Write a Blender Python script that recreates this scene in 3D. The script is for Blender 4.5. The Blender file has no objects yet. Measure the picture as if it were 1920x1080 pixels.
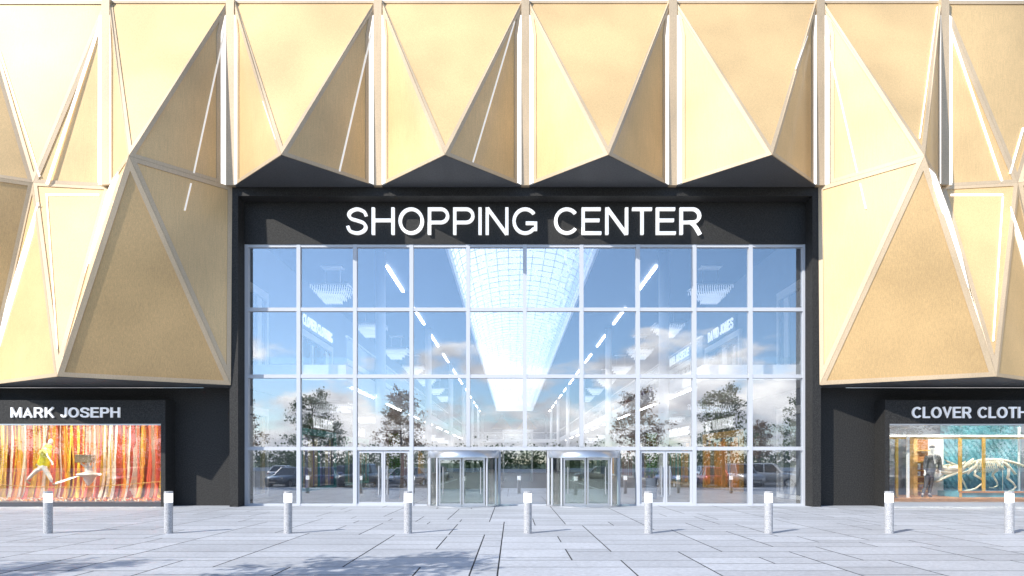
import bpy, bmesh, math, random
from mathutils import Vector, Matrix
random.seed(7)
R = math.radians
PI = math.pi
scene = bpy.context.scene
COL = scene.collection
# ------------------------------------------------------------------ frame of reference
F = 1200.0           # focal length in pixels of the 1920 px wide photo
CAMY = -24.9         # the camera; the glazing plane is y = 0
EYE = 1.7
HZ = 866.0
X0 = 0.5             # axis of the building
YW = -0.7            # plane of the portal / cladding ribs

def at(u, v, y):
    d = y - CAMY
    return Vector(((u - 960) * d / F, y, EYE + (HZ - v) * d / F))

# ------------------------------------------------------------------ node helpers
def mat(name):
    m = bpy.data.materials.new(name); m.use_nodes = True
    nt = m.node_tree; nt.nodes.clear()
    out = nt.nodes.new('ShaderNodeOutputMaterial')
    return m, nt, out

def N(nt, t, **kw):
    n = nt.nodes.new(t)
    for k, v in kw.items():
        if k.startswith('i_'):
            n.inputs[k[2:].replace('_', ' ')].default_value = v
        else:
            setattr(n, k, v)
    return n

def simple(name, color, rough=0.5, metal=0.0, noise=0.0, scale=8.0, stretch=None, bump=0.0, bscale=None, emit=0.0, emitcol=None, spec=0.5, coat=0.0, trans=0.0):
    m, nt, out = mat(name)
    b = N(nt, 'ShaderNodeBsdfPrincipled')
    b.inputs['Roughness'].default_value = rough
    b.inputs['Metallic'].default_value = metal
    b.inputs['Specular IOR Level'].default_value = spec
    b.inputs['Coat Weight'].default_value = coat
    b.inputs['Transmission Weight'].default_value = trans
    c = tuple(color) + (1,)
    b.inputs['Base Color'].default_value = c
    tc = N(nt, 'ShaderNodeTexCoord')
    mp = N(nt, 'ShaderNodeMapping')
    if stretch: mp.inputs['Scale'].default_value = stretch
    nt.links.new(tc.outputs['Object'], mp.inputs['Vector'])
    if noise > 0:
        n = N(nt, 'ShaderNodeTexNoise'); n.inputs['Scale'].default_value = scale; n.inputs['Detail'].default_value = 6
        nt.links.new(mp.outputs[0], n.inputs['Vector'])
        r = N(nt, 'ShaderNodeMapRange'); r.inputs[1].default_value = 0.3; r.inputs[2].default_value = 0.7
        r.inputs[3].default_value = 1 - noise; r.inputs[4].default_value = 1 + noise
        nt.links.new(n.outputs['Fac'], r.inputs[0])
        mx = N(nt, 'ShaderNodeMix', data_type='RGBA', blend_type='MULTIPLY')
        mx.inputs[0].default_value = 1
        mx.inputs[6].default_value = c
        nt.links.new(r.outputs[0], mx.inputs[7])
        nt.links.new(mx.outputs[2], b.inputs['Base Color'])
    if bump > 0:
        n2 = N(nt, 'ShaderNodeTexNoise'); n2.inputs['Scale'].default_value = bscale or scale; n2.inputs['Detail'].default_value = 5
        nt.links.new(mp.outputs[0], n2.inputs['Vector'])
        bp = N(nt, 'ShaderNodeBump'); bp.inputs['Strength'].default_value = bump; bp.inputs['Distance'].default_value = 0.02
        nt.links.new(n2.outputs['Fac'], bp.inputs['Height'])
        nt.links.new(bp.outputs[0], b.inputs['Normal'])
    if emit > 0:
        b.inputs['Emission Color'].default_value = tuple(emitcol or color) + (1,)
        b.inputs['Emission Strength'].default_value = emit
    nt.links.new(b.outputs[0], out.inputs[0])
    return m

M = {}
# ---- brushed gold cladding
def gold(name, base, metal, rough, grain=1.0):
    m, nt, out = mat(name)
    b = N(nt, 'ShaderNodeBsdfPrincipled'); b.inputs['Metallic'].default_value = metal; b.inputs['Coat Weight'].default_value = .45; b.inputs['Coat Roughness'].default_value = .12
    tc = N(nt, 'ShaderNodeTexCoord')
    mp = N(nt, 'ShaderNodeMapping'); mp.inputs['Scale'].default_value = (14, 14, 0.5)
    nt.links.new(tc.outputs['Object'], mp.inputs['Vector'])
    n = N(nt, 'ShaderNodeTexNoise'); n.inputs['Scale'].default_value = 3.2; n.inputs['Detail'].default_value = 8; n.inputs['Roughness'].default_value = 0.75
    nt.links.new(mp.outputs[0], n.inputs['Vector'])
    big = N(nt, 'ShaderNodeTexNoise'); big.inputs['Scale'].default_value = 0.33; big.inputs['Detail'].default_value = 2  # broad soft tone in the colour stands in for hazy reflections
    nt.links.new(tc.outputs['Object'], big.inputs['Vector'])
    fine = N(nt, 'ShaderNodeTexNoise'); fine.inputs['Scale'].default_value = 34; fine.inputs['Detail'].default_value = 3
    nt.links.new(tc.outputs['Object'], fine.inputs['Vector'])
    r1 = N(nt, 'ShaderNodeMapRange'); r1.inputs[1].default_value = .3; r1.inputs[2].default_value = .7; r1.inputs[3].default_value = 1-.09*grain; r1.inputs[4].default_value = 1+.08*grain
    nt.links.new(n.outputs['Fac'], r1.inputs[0])
    r2 = N(nt, 'ShaderNodeMapRange'); r2.inputs[1].default_value = .3; r2.inputs[2].default_value = .7; r2.inputs[3].default_value = .84; r2.inputs[4].default_value = 1.12
    nt.links.new(big.outputs['Fac'], r2.inputs[0])
    r3 = N(nt, 'ShaderNodeMapRange'); r3.inputs[1].default_value = .3; r3.inputs[2].default_value = .7; r3.inputs[3].default_value = .90; r3.inputs[4].default_value = 1.09
    nt.links.new(fine.outputs['Fac'], r3.inputs[0])
    m1 = N(nt, 'ShaderNodeMath', operation='MULTIPLY'); nt.links.new(r1.outputs[0], m1.inputs[0]); nt.links.new(r2.outputs[0], m1.inputs[1])
    m2 = N(nt, 'ShaderNodeMath', operation='MULTIPLY'); nt.links.new(m1.outputs[0], m2.inputs[0]); nt.links.new(r3.outputs[0], m2.inputs[1])
    mx = N(nt, 'ShaderNodeMix', data_type='RGBA', blend_type='MULTIPLY'); mx.inputs[0].default_value = 1
    mx.inputs[6].default_value = tuple(base) + (1,)
    nt.links.new(m2.outputs[0], mx.inputs[7]); nt.links.new(mx.outputs[2], b.inputs['Base Color'])
    rr = N(nt, 'ShaderNodeMapRange'); rr.inputs[3].default_value = rough - .08; rr.inputs[4].default_value = rough + .12
    nt.links.new(n.outputs['Fac'], rr.inputs[0]); nt.links.new(rr.outputs[0], b.inputs['Roughness'])
    bp = N(nt, 'ShaderNodeBump'); bp.inputs['Strength'].default_value = .12; bp.inputs['Distance'].default_value = .01
    nt.links.new(n.outputs['Fac'], bp.inputs['Height']); nt.links.new(bp.outputs[0], b.inputs['Normal'])
    nt.links.new(b.outputs[0], out.inputs[0])
    return m
M['gold'] = gold('brushed_gold', (.745, .515, .25), .24, .56, 1.5)
M['bronze'] = gold('bronze_mesh', (.60, .40, .185), .30, .55, 2.2)
M['gold_frame'] = gold('gold_frame', (.60, .46, .30), .2, .55)
# ---- dark speckled stone
def speck(name, dark, light, scale, pos, rough, bump=.2):
    m, nt, out = mat(name)
    b = N(nt, 'ShaderNodeBsdfPrincipled'); b.inputs['Roughness'].default_value = rough
    tc = N(nt, 'ShaderNodeTexCoord')
    n = N(nt, 'ShaderNodeTexNoise'); n.inputs['Scale'].default_value = scale; n.inputs['Detail'].default_value = 4; n.inputs['Roughness'].default_value = .7
    nt.links.new(tc.outputs['Object'], n.inputs['Vector'])
    cr = N(nt, 'ShaderNodeValToRGB')
    cr.color_ramp.elements[0].position = pos[0]; cr.color_ramp.elements[0].color = tuple(dark) + (1,)
    cr.color_ramp.elements[1].position = pos[1]; cr.color_ramp.elements[1].color = tuple(light) + (1,)
    nt.links.new(n.outputs['Fac'], cr.inputs[0]); nt.links.new(cr.outputs[0], b.inputs['Base Color'])
    bp = N(nt, 'ShaderNodeBump'); bp.inputs['Strength'].default_value = bump; bp.inputs['Distance'].default_value = .01
    nt.links.new(n.outputs['Fac'], bp.inputs['Height']); nt.links.new(bp.outputs[0], b.inputs['Normal'])
    nt.links.new(b.outputs[0], out.inputs[0])
    return m
M['black'] = speck('charcoal_render', (.008, .0078, .0076), (.046, .044, .041), 26, (.40, .70), .75, .35)
M['soffit'] = speck('soffit_panel', (.07, .072, .077), (.13, .134, .142), 30, (.35, .7), .45, .1)
M['granite'] = speck('grey_granite', (.20, .20, .21), (.62, .62, .63), 55, (.35, .62), .65, .2)
# ---- paving slabs: a tone per slab from a colour attribute
def paving():
    m, nt, out = mat('paving_slab')
    b = N(nt, 'ShaderNodeBsdfPrincipled'); b.inputs['Roughness'].default_value = .62
    tc = N(nt, 'ShaderNodeTexCoord')
    a = N(nt, 'ShaderNodeAttribute', attribute_name='tone')
    mp = N(nt, 'ShaderNodeMapping'); mp.inputs['Scale'].default_value = (1, 1.6, 1)
    nt.links.new(tc.outputs['Object'], mp.inputs['Vector'])
    n = N(nt, 'ShaderNodeTexNoise'); n.inputs['Scale'].default_value = 9; n.inputs['Detail'].default_value = 10; n.inputs['Roughness'].default_value = .8
    nt.links.new(mp.outputs[0], n.inputs['Vector'])
    big = N(nt, 'ShaderNodeTexNoise'); big.inputs['Scale'].default_value = .5; big.inputs['Detail'].default_value = 4
    nt.links.new(tc.outputs['Object'], big.inputs['Vector'])
    r = N(nt, 'ShaderNodeMapRange'); r.inputs[1].default_value = .3; r.inputs[2].default_value = .7; r.inputs[3].default_value = .70; r.inputs[4].default_value = 1.24
    nt.links.new(n.outputs['Fac'], r.inputs[0])
    r2 = N(nt, 'ShaderNodeMapRange'); r2.inputs[1].default_value = .3; r2.inputs[2].default_value = .7; r2.inputs[3].default_value = .90; r2.inputs[4].default_value = 1.06
    nt.links.new(big.outputs['Fac'], r2.inputs[0])
    mm = N(nt, 'ShaderNodeMath', operation='MULTIPLY'); nt.links.new(r.outputs[0], mm.inputs[0]); nt.links.new(r2.outputs[0], mm.inputs[1])
    mx = N(nt, 'ShaderNodeMix', data_type='RGBA', blend_type='MULTIPLY'); mx.inputs[0].default_value = 1
    nt.links.new(a.outputs['Color'], mx.inputs[6]); nt.links.new(mm.outputs[0], mx.inputs[7])
    nt.links.new(mx.outputs[2], b.inputs['Base Color'])
    bp = N(nt, 'ShaderNodeBump'); bp.inputs['Strength'].default_value = .25; bp.inputs['Distance'].default_value = .01
    nt.links.new(n.outputs['Fac'], bp.inputs['Height']); nt.links.new(bp.outputs[0], b.inputs['Normal'])
    nt.links.new(b.outputs[0], out.inputs[0])
    return m
M['paving'] = paving()
M['joint'] = simple('paving_joint', (.05, .05, .055), .9)
M['asphalt'] = speck('asphalt', (.035, .036, .038), (.085, .086, .09), 60, (.35, .7), .9, .3)
M['grass'] = simple('grass', (.06, .10, .03), .9, noise=.35, scale=.6)
M['line'] = simple('road_paint', (.75, .75, .73), .6, noise=.1, scale=20)
M['kerb'] = simple('kerb_stone', (.42, .42, .42), .7, noise=.12, scale=12)
# ---- coated glass
def glass(name, fac, tint, refl=(.95, .97, 1.0), rough=0.0):
    m, nt, out = mat(name)
    t = N(nt, 'ShaderNodeBsdfTransparent'); t.inputs[0].default_value = tuple(tint) + (1,)
    g = N(nt, 'ShaderNodeBsdfGlossy'); g.inputs['Color'].default_value = tuple(refl) + (1,); g.inputs['Roughness'].default_value = rough
    mx = N(nt, 'ShaderNodeMixShader'); mx.inputs[0].default_value = fac
    nt.links.new(t.outputs[0], mx.inputs[1]); nt.links.new(g.outputs[0], mx.inputs[2]); nt.links.new(mx.outputs[0], out.inputs[0])
    return m
M['pane'] = glass('solar_glass', .27, (.96, .98, 1.0))
M['shop_glass'] = glass('shop_glass', .10, (.98, .99, .99))
M['clear'] = glass('clear_glass', .10, (.95, .98, .97))
M['green_glass'] = glass('green_glass', .16, (.86, .93, .91))
M['white_frame'] = simple('white_frame', (.56, .58, .62), .4, noise=.03, scale=30)
M['white'] = simple('white_paint', (.88, .88, .87), .5, noise=.03, scale=6)
M['grey_wall'] = simple('mall_wall', (.24, .28, .34), .6, noise=.05, scale=3)
M['ceiling'] = simple('mall_ceiling', (.06, .075, .11), .6, noise=.1, scale=2, stretch=(1, 8, 1))
M['tile'] = simple('mall_tile', (.50, .44, .38), .25, noise=.14, scale=5)
M['steel'] = simple('brushed_steel', (.62, .63, .65), .28, metal=.85, noise=.06, scale=30)
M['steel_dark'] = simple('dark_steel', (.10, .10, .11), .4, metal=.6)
M['letter'] = simple('white_letter', (.86, .86, .86), .35, emit=.45, emitcol=(1, 1, 1))
M['letter_soft'] = simple('pale_letter', (.80, .81, .84), .4, emit=.15, emitcol=(1, 1, 1))
M['led'] = simple('led_strip', (.85, .83, .78), .5, emit=.75, emitcol=(1, .98, .93))  # white slits in the cladding, with emission added so they read white
M['led_soft'] = simple('led_line', (.80, .74, .66), .5, emit=.28, emitcol=(1, .95, .88))  # sunlight streaks across the panels, put in as pale glowing bars
M['tube'] = simple('strip_lamp', (.95, .97, 1), .5, emit=9, emitcol=(.97, .98, 1))
M['display_lamp'] = simple('display_lamp', (.95,.95,.9), .5, emit=60, emitcol=(1, .93, .82))  # lamps added to brighten the shop displays
M['lamp'] = simple('bollard_lamp', (.9, .9, .9), .5, emit=.9, emitcol=(1, 1, 1))
M['crystal'] = simple('chandelier_crystal', (.9, .92, .95), .15, emit=.25, emitcol=(.95, .97, 1))
def translucent(nm, clear):
    m, nt, out = mat(nm)
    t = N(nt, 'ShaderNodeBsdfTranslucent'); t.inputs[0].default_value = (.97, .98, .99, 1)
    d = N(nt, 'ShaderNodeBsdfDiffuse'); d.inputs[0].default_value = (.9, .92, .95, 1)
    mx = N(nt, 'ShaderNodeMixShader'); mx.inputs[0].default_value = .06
    e = N(nt, 'ShaderNodeEmission'); e.inputs[0].default_value = (.96, .98, 1, 1); e.inputs[1].default_value = .24  # glow added so the daylit glazing and droplets look brighter
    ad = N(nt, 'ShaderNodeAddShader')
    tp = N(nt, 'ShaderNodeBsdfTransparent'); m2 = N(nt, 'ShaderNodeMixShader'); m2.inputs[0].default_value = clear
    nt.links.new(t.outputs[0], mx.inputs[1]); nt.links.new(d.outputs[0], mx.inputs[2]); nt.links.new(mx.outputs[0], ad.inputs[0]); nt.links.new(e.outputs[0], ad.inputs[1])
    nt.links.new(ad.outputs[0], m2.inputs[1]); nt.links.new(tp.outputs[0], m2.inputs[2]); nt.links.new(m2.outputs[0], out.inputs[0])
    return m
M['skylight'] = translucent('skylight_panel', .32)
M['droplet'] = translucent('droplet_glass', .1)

# ------------------------------------------------------------------ mesh builder
class MB:
    def __init__(s): s.v = []; s.f = []; s.tone = []
    def add(s, vs, fs):
        o = len(s.v); s.v += [Vector(v) for v in vs]; s.f += [tuple(i + o for i in f) for f in fs]; return s
    def box(s, a, b):
        x0, x1 = sorted((a[0], b[0])); y0, y1 = sorted((a[1], b[1])); z0, z1 = sorted((a[2], b[2]))
        return s.add([(x0,y0,z0),(x1,y0,z0),(x1,y1,z0),(x0,y1,z0),(x0,y0,z1),(x1,y0,z1),(x1,y1,z1),(x0,y1,z1)],
              [(0,3,2,1),(4,5,6,7),(0,1,5,4),(1,2,6,5),(2,3,7,6),(3,0,4,7)])
    def prism(s, pts, off):          # polygon extruded by the vector off
        n = len(pts); off = Vector(off); P = [Vector(p) for p in pts]
        s.add(P + [p + off for p in P], [tuple(range(n)), tuple(range(2*n-1, n-1, -1))] + [(i, (i+n), (i+1) % n + n, (i+1) % n)[::-1] for i in range(n)])
        return s
    def ring(s, outer, inner, off):
        n = len(outer); off = Vector(off); A = [Vector(p) for p in outer]; B = [Vector(p) for p in inner]
        vs = A + B + [p + off for p in A] + [p + off for p in B]; fs = []
        for i in range(n):
            j = (i + 1) % n
            fs += [(i, j, n+j, n+i), (2*n+i, 3*n+i, 3*n+j, 2*n+j), (i, 2*n+i, 2*n+j, j), (n+i, n+j, 3*n+j, 3*n+i)]
        return s.add(vs, fs)
    def tube(s, pts, rad, seg=8, cap=True):
        P = [Vector(p) for p in pts]; n = len(P)
        rs = rad if isinstance(rad, (list, tuple)) else [rad] * n
        o = len(s.v); up = None
        for i in range(n):
            t = (P[min(i+1, n-1)] - P[max(i-1, 0)]).normalized()
            if up is None: up = Vector((0,0,1)) if abs(t.z) < .9 else Vector((0,1,0))
            a = t.cross(up)
            if a.length < 1e-4: a = t.cross(Vector((1,0,0)))
            a.normalize(); b = a.cross(t).normalized(); up = b
            for k in range(seg):
                an = 2*PI*k/seg
                s.v.append(P[i] + a*math.cos(an)*rs[i] + b*math.sin(an)*rs[i])
        for i in range(n-1):
            for k in range(seg):
                k2 = (k+1) % seg
                s.f.append((o+i*seg+k, o+i*seg+k2, o+(i+1)*seg+k2, o+(i+1)*seg+k))
        if cap:
            s.f.append(tuple(o+k for k in range(seg))[::-1]); s.f.append(tuple(o+(n-1)*seg+k for k in range(seg)))
        return s
    def lathe(s, prof, c=(0,0,0), seg=20, a0=0.0, a1=2*PI):   # prof: (radius, z)
        full = abs(a1 - a0 - 2*PI) < 1e-6; m = seg if full else seg + 1; o = len(s.v)
        for r, z in prof:
            for k in range(m):
                a = a0 + (a1 - a0) * k / seg
                s.v.append(Vector((c[0] + r*math.cos(a), c[1] + r*math.sin(a), c[2] + z)))
        for i in range(len(prof) - 1):
            for k in range(seg):
                k2 = (k+1) % m
                s.f.append((o+i*m+k, o+i*m+k2, o+(i+1)*m+k2, o+(i+1)*m+k))
        return s
    def ball(s, c, r, seg=10, rings=7):
        rr = r if isinstance(r, (tuple, list)) else (r, r, r)
        o = len(s.v); vs = []; fs = []
        for i in range(rings + 1):
            th = PI * i / rings
            for k in range(seg):
                a = 2*PI*k/seg
                vs.append((c[0] + rr[0]*math.sin(th)*math.cos(a), c[1] + rr[1]*math.sin(th)*math.sin(a), c[2] + rr[2]*math.cos(th)))
        for i in range(rings):
            for k in range(seg):
                fs.append((i*seg+k, (i+1)*seg+k, (i+1)*seg+(k+1) % seg, i*seg+(k+1) % seg))
        return s.add(vs, fs)
    def build(s, name, m, parent=None, smooth=False, loc=None):
        me = bpy.data.meshes.new(name)
        org = Vector(loc) if loc is not None else Vector((0,0,0))
        me.from_pydata([tuple(v - org) for v in s.v], [], s.f); me.update()
        bm = bmesh.new(); bm.from_mesh(me); bmesh.ops.recalc_face_normals(bm, faces=bm.faces); bm.to_mesh(me); bm.free()
        if smooth:
            me.shade_smooth()
        me.materials.append(m)
        o = bpy.data.objects.new(name, me); COL.objects.link(o)
        if parent is not None:
            o.parent = parent
            o.location = org - world_loc(parent)
        else:
            o.location = org
        return o

def world_loc(o):
    l = Vector((0,0,0))
    while o is not None:
        l = l + o.location; o = o.parent
    return l

def tag(o, label, cat, group=None):
    o['label'] = label; o['category'] = cat
    if group: o['group'] = group
    return o
def thing(name, label, cat, loc=(0,0,0), group=None):
    o = bpy.data.objects.new(name, None); COL.objects.link(o); o.location = loc
    o.empty_display_size = .1
    return tag(o, label, cat, group)
def struct(o, kind='structure'):
    o['kind'] = kind; return o
def copy_tree(o, parent=None):
    c = o.copy(); COL.objects.link(c)
    if parent is not None: c.parent = parent
    for ch in list(o.children): copy_tree(ch, c)
    return c

# ------------------------------------------------------------------ sign lettering (own stroke alphabet)
def arc(cx, cy, rx, ry, a0, a1, n=16):
    return [(cx + rx*math.cos(R(a0 + (a1-a0)*i/n)), cy + ry*math.sin(R(a0 + (a1-a0)*i/n))) for i in range(n+1)]
def spline(P, n=6):
    out = []; Q = [P[0]] + P + [P[-1]]
    for i in range(1, len(Q)-2):
        for k in range(n):
            t = k/n
            out.append(tuple(.5*((2*Q[i][j]) + (-Q[i-1][j]+Q[i+1][j])*t + (2*Q[i-1][j]-5*Q[i][j]+4*Q[i+1][j]-Q[i+2][j])*t*t + (-Q[i-1][j]+3*Q[i][j]-3*Q[i+1][j]+Q[i+2][j])*t**3) for j in (0,1)))
    return out + [P[-1]]
def glyph(ch, s):
    h = s/2; t = 1-h; b = h; l = h
    if ch == 'S': return .70, [(spline([(.645,.70),(.58,.85),(.36,t),(.15,.86),(.09,.72),(.17,.59),(.36,.52),(.56,.43),(.635,.28),(.56,.13),(.36,b),(.13,.13),(.055,.31)]), 0)]
    if ch == 'H': return .74, [([(l,0),(l,1)],0), ([(.74-h,0),(.74-h,1)],0), ([(s,.53),(.74-s,.53)],0)]
    if ch == 'O': return .82, [(arc(.41,.5,.41-h,.5-h,0,360,32)[:-1],1)]
    if ch in 'PR':
        g = [([(l,0),(l,1)],0), ([(s,t),(.42,t)] + arc(.42,.70,.27-h+.0,.30-h,90,-90,12)[1:] + [(s,.40+h)],0)]
        if ch == 'R': g.append(([(.36,.40+h),(.46,.36),(.54,.24),(.69-h*.6,0)],0))
        return (.69 if ch == 'P' else .74), g
    if ch == 'I': return s, [([(h,0),(h,1)],0)]
    if ch == 'N': return .74, [([(l,0),(l,1)],0), ([(.74-h,0),(.74-h,1)],0), ([(h*1.2,1-h*.2),(.74-h*1.2,h*.2)],0)]
    if ch == 'G': return .80, [(arc(.41,.5,.41-h,.5-h,38,318,26) + [(.80-h,.20),(.80-h,.47)],0), ([(.43,.47-h*.9),(.80-s,.47-h*.9)],0)]
    if ch == 'C': return .76, [(arc(.41,.5,.41-h,.5-h,40,320,26),0)]
    if ch == 'E': return .64, [([(l,0),(l,1)],0), ([(s,t),(.62,t)],0), ([(s,.53),(.58,.53)],0), ([(s,b),(.64,b)],0)]
    if ch == 'L': return .56, [([(l,0),(l,1)],0), ([(s,b),(.56,b)],0)]
    if ch == 'T': return .64, [([(.32,0),(.32,1-s)],0), ([(0,t),(.64,t)],0)]
    if ch == 'M': return .86, [([(l,0),(l,1)],0), ([(.86-h,0),(.86-h,1)],0), ([(h*1.1,1-h*.6),(.43,s*.91),(.86-h*1.1,1-h*.6)],0)]
    if ch == 'A': return .74, [([(h*.8,0),(.37,1-s*.91),(.74-h*.8,0)],0), ([(.20,.28),(.54,.28)],0)]
    if ch == 'K': return .72, [([(l,0),(l,1)],0), ([(s,.40),(.66,1)],0), ([(.30,.56),(.68,0)],0)]
    if ch == 'J': return .50, [([(.50-h,1),(.50-h,.30)] + arc(.25,.30,.25-h,.30-h,0,-180,12)[1:],0)]
    if ch == 'V': return .70, [([(h*.8,1),(.35,s*.91),(.70-h*.8,1)],0)]
    if ch == 'W': return .98, [([(h*.8,1),(.26,s*.91),(.49,1-s*.95),(.72,s*.91),(.98-h*.8,1)],0)]
    if ch == 'D': return .74, [([(l,0),(l,1)],0), ([(s,t),(.36,t)] + arc(.36,.5,.38-h,.5-h,90,-90,14)[1:] + [(s,b)],0)]
    if ch == 'B': return .70, [([(l,0),(l,1)],0), ([(s,t),(.42,t)] + arc(.42,.765,.22-h*.7,.235-h,90,-90,10)[1:] + [(s,.53)],0), ([(.42,.53)] + arc(.42,.275,.28-h,.255,90,-90,10)[1:] + [(s,.02+h)],0)]
    if ch == 'U': return .72, [([(l,1),(l,.34)] + arc(.36,.34,.36-h,.34-h,180,360,14)[1:] + [(.72-h,1)],0)]
    return .3, []
def letter_mesh(mb, ch, s, fn, depth):
    adv, st = glyph(ch, s)
    for k, (pts, closed) in enumerate(st):
        n = len(pts); Ls = []; Rs = []
        P = [Vector((p[0], p[1])) for p in pts]
        for i in range(n):
            if closed: a, c = P[i-1], P[(i+1) % n]
            else: a, c = P[max(i-1,0)], P[min(i+1,n-1)]
            d1 = (P[i]-a); d2 = (c-P[i])
            if d1.length < 1e-6: d1 = d2
            if d2.length < 1e-6: d2 = d1
            d1 = d1.normalized(); d2 = d2.normalized()
            nn = Vector((-d1.y-d2.y, d1.x+d2.x)).normalized()
            cs = max(.55, nn.dot(Vector((-d1.y, d1.x))))
            Ls.append(P[i] + nn*(s/2/cs)); Rs.append(P[i] - nn*(s/2/cs))
        o = len(mb.v); pr = depth + .002*k
        for q in Ls: mb.v.append(fn(q.x, q.y, pr))
        for q in Rs: mb.v.append(fn(q.x, q.y, pr))
        for q in Ls: mb.v.append(fn(q.x, q.y, 0))
        for q in Rs: mb.v.append(fn(q.x, q.y, 0))
        m = n if closed else n-1
        for i in range(m):
            j = (i+1) % n
            mb.f += [(o+i, o+j, o+n+j, o+n+i), (o+2*n+i, o+3*n+i, o+3*n+j, o+2*n+j), (o+i, o+2*n+i, o+2*n+j, o+j), (o+n+i, o+n+j, o+3*n+j, o+3*n+i)]
        if not closed:
            mb.f += [(o, o+n, o+3*n, o+2*n), (o+n-1, o+3*n-1, o+4*n-1, o+2*n-1)]
    return adv
def write(text, origin, xdir, height, width, s, m, parent, depth=.06, gap=.13, space=.30, normal=(0,-1,0), one=False, name='letter'):
    xdir = Vector(xdir).normalized(); nrm = Vector(normal); origin = Vector(origin)
    tot = 0
    for ch in text: tot += (space if ch == ' ' else glyph(ch, s)[0] + gap)
    tot -= gap
    kx = width / (tot * height)
    x = 0; allmb = MB()
    for ch in text:
        if ch == ' ': x += space; continue
        mb = allmb if one else MB()
        fn = lambda px, py, pz, x=x: origin + xdir*((x+px)*height*kx) + Vector((0,0,1))*(py*height) + nrm*pz
        adv = letter_mesh(mb, ch, s, fn, depth)
        if not one: mb.build(name, m, parent)
        x += adv + gap
    if one: return allmb.build('lettering', m, parent)

# ------------------------------------------------------------------ camera, world, sun
cam = bpy.data.cameras.new('camera'); co = bpy.data.objects.new('camera', cam); COL.objects.link(co)
co.location = (0, CAMY, EYE); co.rotation_euler = (R(90), 0, 0)
cam.sensor_width = 36; cam.lens = F/1920*36; cam.shift_y = (HZ-540)/1920; cam.clip_end = 3000; cam.clip_start = .1
scene.camera = co
SUN_EL = 36.5; SUN_AZ = 50.0      # the sun stands behind the left shoulder
sl = bpy.data.lights.new('sun', 'SUN'); so = bpy.data.objects.new('sun', sl); COL.objects.link(so)
sl.energy = 3.3; sl.angle = R(.5); sl.color = (1, .95, .87)
sd = Vector((math.sin(R(SUN_AZ))*math.cos(R(SUN_EL)), math.cos(R(SUN_AZ))*math.cos(R(SUN_EL)), -math.sin(R(SUN_EL))))
so.rotation_euler = sd.to_track_quat('-Z', 'Y').to_euler(); so.location = (-30, -40, 40)
w = bpy.data.worlds.new('World'); scene.world = w; w.use_nodes = True
nt = w.node_tree; bg = nt.nodes['Background']
sky = nt.nodes.new('ShaderNodeTexSky'); sky.sky_type = 'NISHITA'; sky.sun_disc = False
sky.sun_elevation = R(SUN_EL); sky.sun_rotation = R(180 + SUN_AZ); sky.altitude = 50; sky.air_density = 1.0; sky.dust_density = .2
bg.inputs[1].default_value = .15
tc = nt.nodes.new('ShaderNodeTexCoord')
mp = nt.nodes.new('ShaderNodeMapping'); mp.inputs['Scale'].default_value = (1, 1, 2.3); mp.inputs['Location'].default_value = (.35, .1, 0)
nt.links.new(tc.outputs['Generated'], mp.inputs[0])
cn = nt.nodes.new('ShaderNodeTexNoise'); cn.inputs['Scale'].default_value = 5.2; cn.inputs['Detail'].default_value = 9; cn.inputs['Roughness'].default_value = .55
nt.links.new(mp.outputs[0], cn.inputs['Vector'])
sep = nt.nodes.new('ShaderNodeSeparateXYZ'); nt.links.new(tc.outputs['Generated'], sep.inputs[0])
band = nt.nodes.new('ShaderNodeValToRGB'); e = band.color_ramp
e.elements[0].position = 0.0; e.elements[0].color = (.64,.64,.64,1)
e.elements[1].position = .30; e.elements[1].color = (.0,.0,.0,1)
q = e.elements.new(.09); q.color = (.63,.63,.63,1)
q = e.elements.new(.17); q.color = (.475,.475,.475,1)
nt.links.new(sep.outputs['Z'], band.inputs[0])
add = nt.nodes.new('ShaderNodeMath'); add.operation = 'ADD'; nt.links.new(cn.outputs['Fac'], add.inputs[0]); nt.links.new(band.outputs[0], add.inputs[1])
cm = nt.nodes.new('ShaderNodeMapRange'); cm.interpolation_type = 'SMOOTHSTEP'; cm.inputs[1].default_value = 1.0; cm.inputs[2].default_value = 1.11
nt.links.new(add.outputs[0], cm.inputs[0])
cn2 = nt.nodes.new('ShaderNodeTexNoise'); cn2.inputs['Scale'].default_value = 9; cn2.inputs['Detail'].default_value = 6
nt.links.new(mp.outputs[0], cn2.inputs['Vector'])
cc = nt.nodes.new('ShaderNodeValToRGB')
cc.color_ramp.elements[0].position = .38; cc.color_ramp.elements[0].color = (3.9, 4.0, 4.4, 1)
cc.color_ramp.elements[1].position = .62; cc.color_ramp.elements[1].color = (8.6, 8.4, 8.2, 1)
nt.links.new(cn2.outputs['Fac'], cc.inputs[0])
mxw = nt.nodes.new('ShaderNodeMix'); mxw.data_type = 'RGBA'
hz = nt.nodes.new('ShaderNodeValToRGB')
hz.color_ramp.elements[0].position = 0.0; hz.color_ramp.elements[0].color = (.66, .74, .86, 1)
hz.color_ramp.elements[1].position = .55; hz.color_ramp.elements[1].color = (1, 1, 1, 1)
q = hz.color_ramp.elements.new(.12); q.color = (.66, .77, .92, 1)
q = hz.color_ramp.elements.new(.32); q.color = (.86, .93, 1, 1)
nt.links.new(sep.outputs['Z'], hz.inputs[0])
hm = nt.nodes.new('ShaderNodeMix'); hm.data_type = 'RGBA'; hm.blend_type = 'MULTIPLY'; hm.inputs[0].default_value = 1
nt.links.new(sky.outputs[0], hm.inputs[6]); nt.links.new(hz.outputs[0], hm.inputs[7])
nt.links.new(cm.outputs[0], mxw.inputs[0]); nt.links.new(hm.outputs[2], mxw.inputs[6]); nt.links.new(cc.outputs[0], mxw.inputs[7])
nt.links.new(mxw.outputs[2], bg.inputs[0])
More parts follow.
